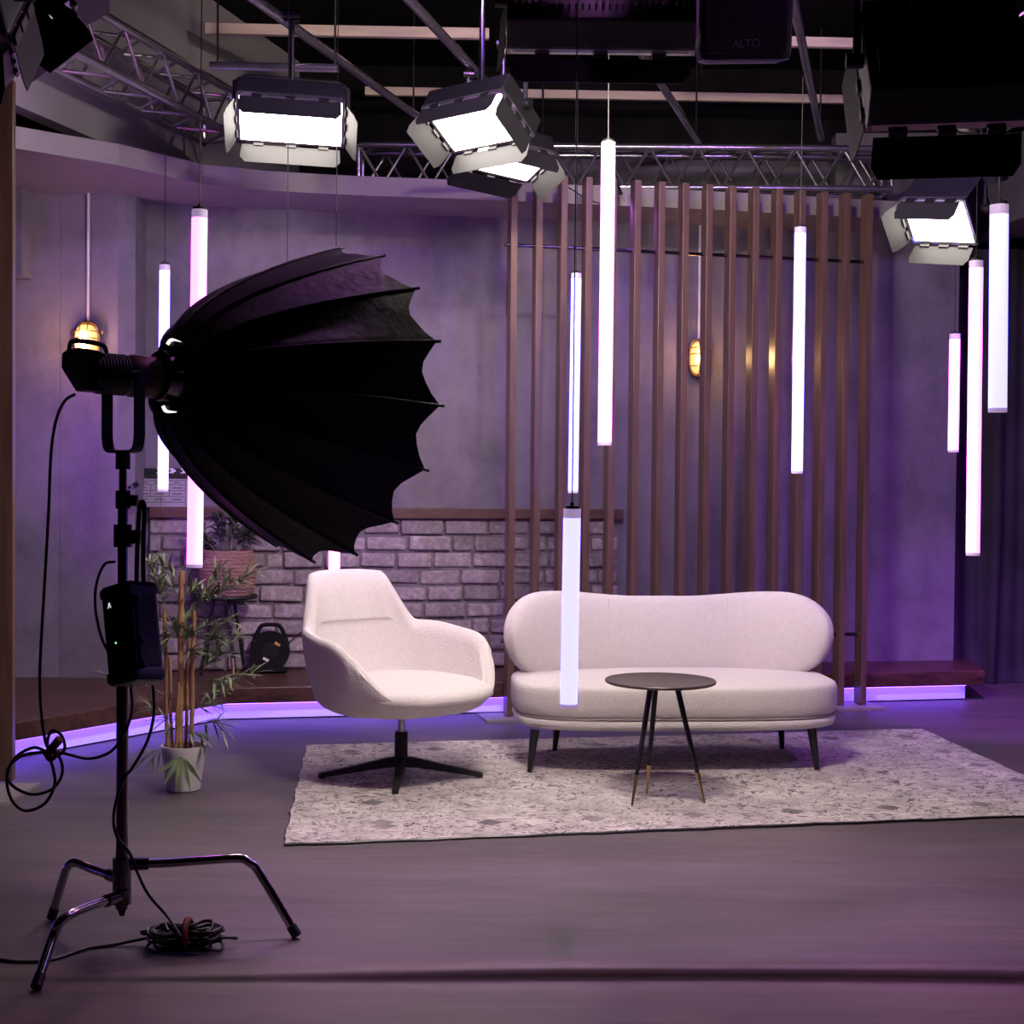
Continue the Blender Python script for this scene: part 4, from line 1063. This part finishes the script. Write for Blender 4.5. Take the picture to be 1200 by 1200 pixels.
# ------------------------------------------------------------------ panel lights with barn doors
def panel_light(name, label, pos_, n, roll, W, H, D, doors, dl, L, col=(1, .9, .84), up_to=None, group='barn door panel lights', yoke=True, taper=.0):
    n = Vector(n).normalized(); Y = -n
    Z = (Zv - Y*Zv.dot(Y)).normalized(); X = Y.cross(Z)
    Rr = Matrix.Rotation(radians(roll), 3, Y); X = Rr @ X; Z = Rr @ Z
    M3 = Matrix(((X.x, Y.x, Z.x), (X.y, Y.y, Z.y), (X.z, Y.z, Z.z)))
    t = thing(name, label, 'studio light', pos_, 0, group); XF = Matrix.Translation(pos_) @ M3.to_4x4()
    def bb(b, nm, m_, par=None, **k):
        bmesh.ops.transform(b.bm, matrix=XF, verts=b.bm.verts); return b.build(nm, m_, par or t, world=True, **k)
    b = MB(); b.box((0, D/2+.004, 0), (W+.03, D, H+.03), bevel=.010)
    ho = bb(b, 'housing', 'black')
    b = MB(); k = int(W/.022)
    for i in range(k): b.box((-W/2+.011+i*.022, D+.012, 0), (.006, .03, H*.8))
    bb(b, 'cooling_fins', 'black', ho)
    b = MB()
    for sx in (-1, 1): b.box((sx*(W/2+.007), -.004, 0), (.014, .02, H+.028))
    for sz in (-1, 1): b.box((0, -.004, sz*(H/2+.007)), (W+.028, .02, .014))
    bb(b, 'bezel', 'alu')
    mm = emis('panel light face', col, L, (.9, .9, .9))
    b = MB(); b.box((0, -.002, 0), (W, .004, H)); fa = bb(b, 'diffuser', mm); tag(fa, 'glowing white diffuser')
    for i, al in enumerate(doors):
        if al is None: continue
        a = radians(al); out = Vector((0, 0, 1)) if i == 0 else Vector((0, 0, -1)) if i == 1 else Vector((-1, 0, 0)) if i == 2 else Vector((1, 0, 0))
        tang = Vector((1, 0, 0)) if i < 2 else Vector((0, 0, 1)); hw = (W if i < 2 else H)/2
        hinge = out*((H if i < 2 else W)/2+.016)+Vector((0, -.012, 0)); dv_ = Vector((0, -cos(a), 0))+out*sin(a)
        g = .016
        ow = hw*(1.0+taper) ; c2 = hw*.10
        pts = [hinge+dv_*g-tang*hw*.98, hinge+dv_*g+tang*hw*.98, hinge+dv_*(dl*.75)+tang*ow, hinge+dv_*dl+tang*(ow-c2), hinge+dv_*dl-tang*(ow-c2), hinge+dv_*(dl*.75)-tang*ow]
        b = MB(); b.plate(pts, .003); dr = bb(b, 'barn_door', 'door_black')
        for f in (-.65, 0, .65):
            b = MB(); b.box(hinge+dv_*.010+tang*hw*f, (.05 if i < 2 else .012, .026, .012 if i < 2 else .05), bevel=.003); bb(b, 'hinge', 'black', dr)
    if yoke and up_to is not None:
        b = MB(); s0 = XF @ Vector((-W/2-.03, D*.55, 0)); s1 = XF @ Vector((W/2+.03, D*.55, 0)); mid = (s0+s1)/2; tz = up_to-.05
        hgt = max(.10, H*.42)
        sd = (s1-s0).normalized(); pth = [s0, s0+Vector((0, 0, hgt)), s0+Vector((0, 0, hgt+.03))+sd*.05, s1+Vector((0, 0, hgt+.03))-sd*.05, s1+Vector((0, 0, hgt)), s1]
        b.tube(pth, .012, 8); bb2 = b.build('yoke', 'black', t, world=True, smooth=True)
        top = mid+Vector((0, 0, hgt+.0)); top.z = max(top.z, (s0.z+s1.z)/2+hgt+.03); b = MB(); b.cyl(top, (top.x, top.y, max(up_to, top.z+.05)), .014, seg=12); b.cyl((top.x-.04, top.y, max(up_to, top.z+.05)), (top.x+.04, top.y, max(up_to, top.z+.05)), .03, seg=12); b.build('hanging_clamp', 'steel_dark', t, world=True, smooth=True, angle=30)
        for sx in (-1, 1):
            b = MB(); b.cyl(XF @ Vector((sx*(W/2+.012), D*.55, 0)), XF @ Vector((sx*(W/2+.06), D*.55, 0)), .022, seg=14); b.build('tilt_knob', 'black_gloss', t, world=True, smooth=True, angle=30)
    return t, XF
LP = 40
panel_light('panel_light', 'lit barn door panel light hanging level at the left', P(341, 140, 7.25), (0.03, -.5, -.866), 4, .50, .30, .10, (2, 4, 24, 30), .125, LP, up_to=3.66)
panel_light('panel_light', 'lit barn door panel light in the middle, tilted up to the right', P(560, 142, 6.8), (-.30, -.46, -.83), -3, .44, .27, .10, (4, 8, 26, -3), .125, LP, up_to=3.66)
panel_light('panel_light', 'lit barn door panel light half hidden behind the middle one', P(592, 185, 7.7), (.22, -.36, -.90), 7, .46, .24, .10, (2, 78, 25, 22), .13, LP, up_to=3.66)
panel_light('panel_light', 'lit barn door panel light at the right, turned to the left', P(1101, 258, 6.6), (-.58, -.44, -.70), 11, .30, .22, .16, (-14, 14, 22, None), .115, LP*.9, up_to=3.75)
KEY = 1.22
panel_light('panel_light', 'dark rear of the panel light at the top centre with purple-lit lower barn door', P(704, 22, 5.0), (0.02, .78, -.62), -1, .60, .34, .12, (30, 62, 20, 20), .10, 112*KEY, (1, .88, .77), up_to=3.9)
panel_light('panel_light', 'huge dark panel light seen from behind at the upper right', P(1100, 92, 4.1), (.10, .72, -.66), 1, .40, .42, .12, (10, 30, 20, 12), .13, 5*KEY, (1, .85, .82), up_to=3.9)
cn = P(15, 44, 4.0)
panel_light('panel_light', 'black panel light with diamond barn doors in the top left corner', cn+Vector((.712, .2, .672))*.088+Vector((-.269, .956, 0))*.155, (.634, .178, -.745), 0, .30, .17, .12, (80, 80, 4, 85), .125, .25, (1, .82, .86), up_to=3.9)

panel_light('panel_light', 'black barn door light cut off by the left edge, below the top left corner', P(-36, 16, 3.45), (0, .7, -.7), 0, .21, .19, .1, (20, 38, 0, 0), .14, .4, (1, .82, .86), up_to=3.9)
# ------------------------------------------------------------------ loudspeaker
sp_ = P(875, 20, 4.45)
spk = thing('loudspeaker', 'black loudspeaker box hanging from the ceiling at the top right of centre', 'loudspeaker', sp_, radians(-4))
TS = Matrix.Rotation(radians(14), 4, 'X')
b = MB(); b.box((0, .12, .10), (.285, .24, .46), bevel=.03); b.build('cabinet', 'black', spk, xf=TS)
b = MB(); b.box((0, -.012, .10), (.25, .008, .41), bevel=.004); b.build('grille', 'fabric_black', spk, xf=TS)
cu = bpy.data.curves.new('lettering', 'FONT'); cu.body = 'ALTO'; cu.size = .033; cu.align_x = 'CENTER'; cu.extrude = .001
to = bpy.data.objects.new('tmp_text', cu); COL.objects.link(to); dg = bpy.context.evaluated_depsgraph_get(); me = bpy.data.meshes.new_from_object(to.evaluated_get(dg)); bpy.data.objects.remove(to)
me.transform(TS @ Matrix.Translation((.0, -.018, -.088)) @ Matrix.Rotation(pi/2, 4, 'X')); lo2 = bpy.data.objects.new('lettering', me); COL.objects.link(lo2); lo2.parent = spk
MT['dim_print'] = mat('dim grey print', (.08, .075, .075), .5); me.materials.clear(); me.materials.append(MT['dim_print'])
b = MB(); b.cyl((sp_.x, sp_.y+.1, sp_.z+.33), (sp_.x, sp_.y+.1, ZC-.02), .012, seg=10); b.build('hanging_rod', 'black', spk, world=True)

# ------------------------------------------------------------------ purple spots
MT['spot_face'] = emis('purple lens', (.30, .12, 1.0), 9)
def par(label, pos_, aim, r, ln, energy, col, size=60, up=None):
    pos_ = Vector(pos_); d = (Vector(aim)-pos_).normalized(); t = thing('spotlight', label, 'spotlight', pos_, 0, 'small spotlights')
    q = d.to_track_quat('Z', 'Y').to_matrix()
    b = MB(); b.lathe([(0, -ln), (r*.6, -ln), (r*.9, -ln*.7), (r, -.01), (r, .02), (r*.9, .02), (r*.88, -.01), (0, -.012)], 24, pos_, q); b.build('can', 'black', t, world=True, smooth=True, angle=30)
    b = MB(); b.lathe([(0, -.006), (r*.86, -.006)], 24, pos_, q); b.build('lens', 'spot_face', t, world=True)
    if up:
        b = MB(); b.cyl(pos_-d*ln*.5, (pos_-d*ln*.5)+Vector((0, 0, .0))+Vector((0, 0, up-(pos_-d*ln*.5).z)), .01, seg=8); b.build('bracket', 'black', t, world=True)
    l = bpy.data.lights.new('spot', 'SPOT'); l.energy = energy; l.color = col; l.spot_size = radians(size); l.spot_blend = .8; l.shadow_soft_size = r*.8
    o = bpy.data.objects.new('spot', l); COL.objects.link(o); o.location = pos_+d*.03; o.rotation_euler = d.to_track_quat('-Z', 'Y').to_euler()
    return t
PUR = (.33, .10, 1.0)
s1 = P(722, 226, 8.50); par('tiny black spotlight glowing purple on the bulkhead, behind the tallest tube', s1, s1+Vector((.25, .12, -.6)), .035, .09, 16, PUR, 120, up=3.1)
s2 = P(1166, 206, 7.4); par('black spotlight with ribbed can hanging at the upper right above the pale blue tube', s2, (3.2, 8.7, 0.0), .065, .2, 460, (.46, .10, 1.0), 55, up=3.75)
par('added unseen purple spotlight hanging over the right-hand side', (3.9, 4.6, 3.6), (3.1, 8.5, .0), .08, .2, 330, (.42, .10, 1.0), 65, up=4.3)  # unseen lamp put in to tint the right-hand floor
par('added unseen purple spotlight hanging over the left-hand side', (-.3, 5.4, 4.1), (-.7, 8.9, 1.5), .08, .2, 110, (.42, .17, 1.0), 80, up=4.3)  # added out of view to wash the back wall purple
par('added unseen purple spotlight hanging over the right half, aimed at the slats', (1.9, 5.6, 4.1), (1.3, 9.1, 1.9), .08, .2, 130, (.42, .17, 1.0), 90, up=4.3)  # extra unseen lamp, more purple on the wall behind the slats
par('added unseen magenta spotlight hanging above the sofa middle, aimed at the front floor', (.3, 5.7, 4.05), (-.2, 3.3, .0), .08, .2, 190, (.85, .30, 1.0), 70, up=4.3)  # added lamp above the view, brings magenta to the front floor
par('added unseen magenta spotlight hanging above the sofa right end, aimed at the front floor', (2.2, 5.7, 4.05), (1.3, 3.4, .0), .08, .2, 190, (.80, .28, 1.0), 70, up=4.3)  # second added floor lamp, likewise above the view
par('added unseen purple spotlight hanging to the right of the camera', (1.9, 2.6, 3.3), (.32, 4.95, 2.72), .06, .16, 40, (.75, .25, 1.0), 16, up=4.3)  # narrow lamp added only to tint the top centre barn door
par('added unseen lavender spotlight hanging along the pale upper wall on the left', (-2.52, 6.35, 3.20), (-2.44, 7.9, 3.52), .05, .12, 34, (.88, .68, 1.0), 80, up=4.3)  # added beyond the left edge to brighten the pale upper wall
par('added unseen purple spotlight on the left, outside the platform', (-3.2, 6.9, 1.0), (-.6, 8.8, 2.4), .16, .25, 95, (.50, .17, 1.0), 95, up=4.3)  # low lamp added out of view, purple for wall and soffit
par('added warm wash light hanging under the ceiling, out of the picture', (.7, 5.4, 3.85), (.3, 9.4, 3.95), .08, .2, 190, (1., .80, .72), 90, up=4.3)  # unseen lamp added to brighten the battens, pipes and truss

# dark cluster at the upper right: hanging chain, hose and clamps
b = MB(); r5 = random.Random(8)
for i in range(9):
    y0 = 20+i*16; pts = [P(1098+r5.uniform(-6, 6), y0, 5.4), P(1120, y0+16, 5.35), P(1145, y0+22, 5.3), P(1175, y0+14, 5.35), P(1205, y0-4, 5.4)]
    b.tube(catmull(pts, 6), .016, 8)
p = P(1150, 160, 5.35); own(b, 'hanging_hose', 'rubber', 'bundle of looped black hose hanging in the dark upper right corner', 'hose', p, smooth=True)
b = MB(); p0_, p1_ = P(1148, -40, 5.2), P(1151, 165, 5.2); p0_.z = ZC-.005; b.cyl(p0_, p1_, .008, seg=8)
for y in (12, 60, 84, 92): q = P(1149, y, 5.19); b.cyl(q-Vector((0, 0, .012)), q+Vector((0, 0, .012)), .018, seg=10)
own(b, 'safety_chain', 'steel_dark', 'dark steel rod with shiny clamps hanging before the looped black hose', 'chain', p1_, smooth=True, angle=30)
# curtain
b = MB(); rings = []; NXc = 120
def cur(u, z):
    x = 2.80+u*2.05; f = .045*sin(u*46)+.02*sin(u*97+1)+.015*sin(u*18)
    y = 9.86 - .45*max(0, u-.55)**1.2*1.4 + f*(1-.2*z/4)
    if z < 1.0: x -= .03*(1-z)*sin(u*30)
    return (x, y, z)
for z in (.004, .3, .6, 1., 1.6, 2.2, 2.95): rings.append([cur(i/NXc, z) for i in range(NXc+1)])
b.loft(rings, close_ring=False); own(b, 'curtain', 'curtain', 'long black stage curtain at the right edge behind the platform end', 'curtain', (3.8, 9.8, 0), smooth=True)
# cable hanging behind the first slat
q = slat_line(0)
wire('slat_cable', [P(606, 292, 8.36), P(604, 300, 8.36), P(598.5, 315, 8.33), P(595, 335, 8.32), P(594.5, 352, 8.32), P(594.2, 370, 8.32)], .006, 'short black cable hanging by the leftmost slat of the screen', 'cable')
wire('truss_cable', [P(655, 214, 8.36), P(670, 222, 8.36), P(690, 234, 8.4), P(712, 240, 8.42), P(722, 236, 8.45)], .004, 'thin black cable drooping to the tiny purple spotlight', 'cable')
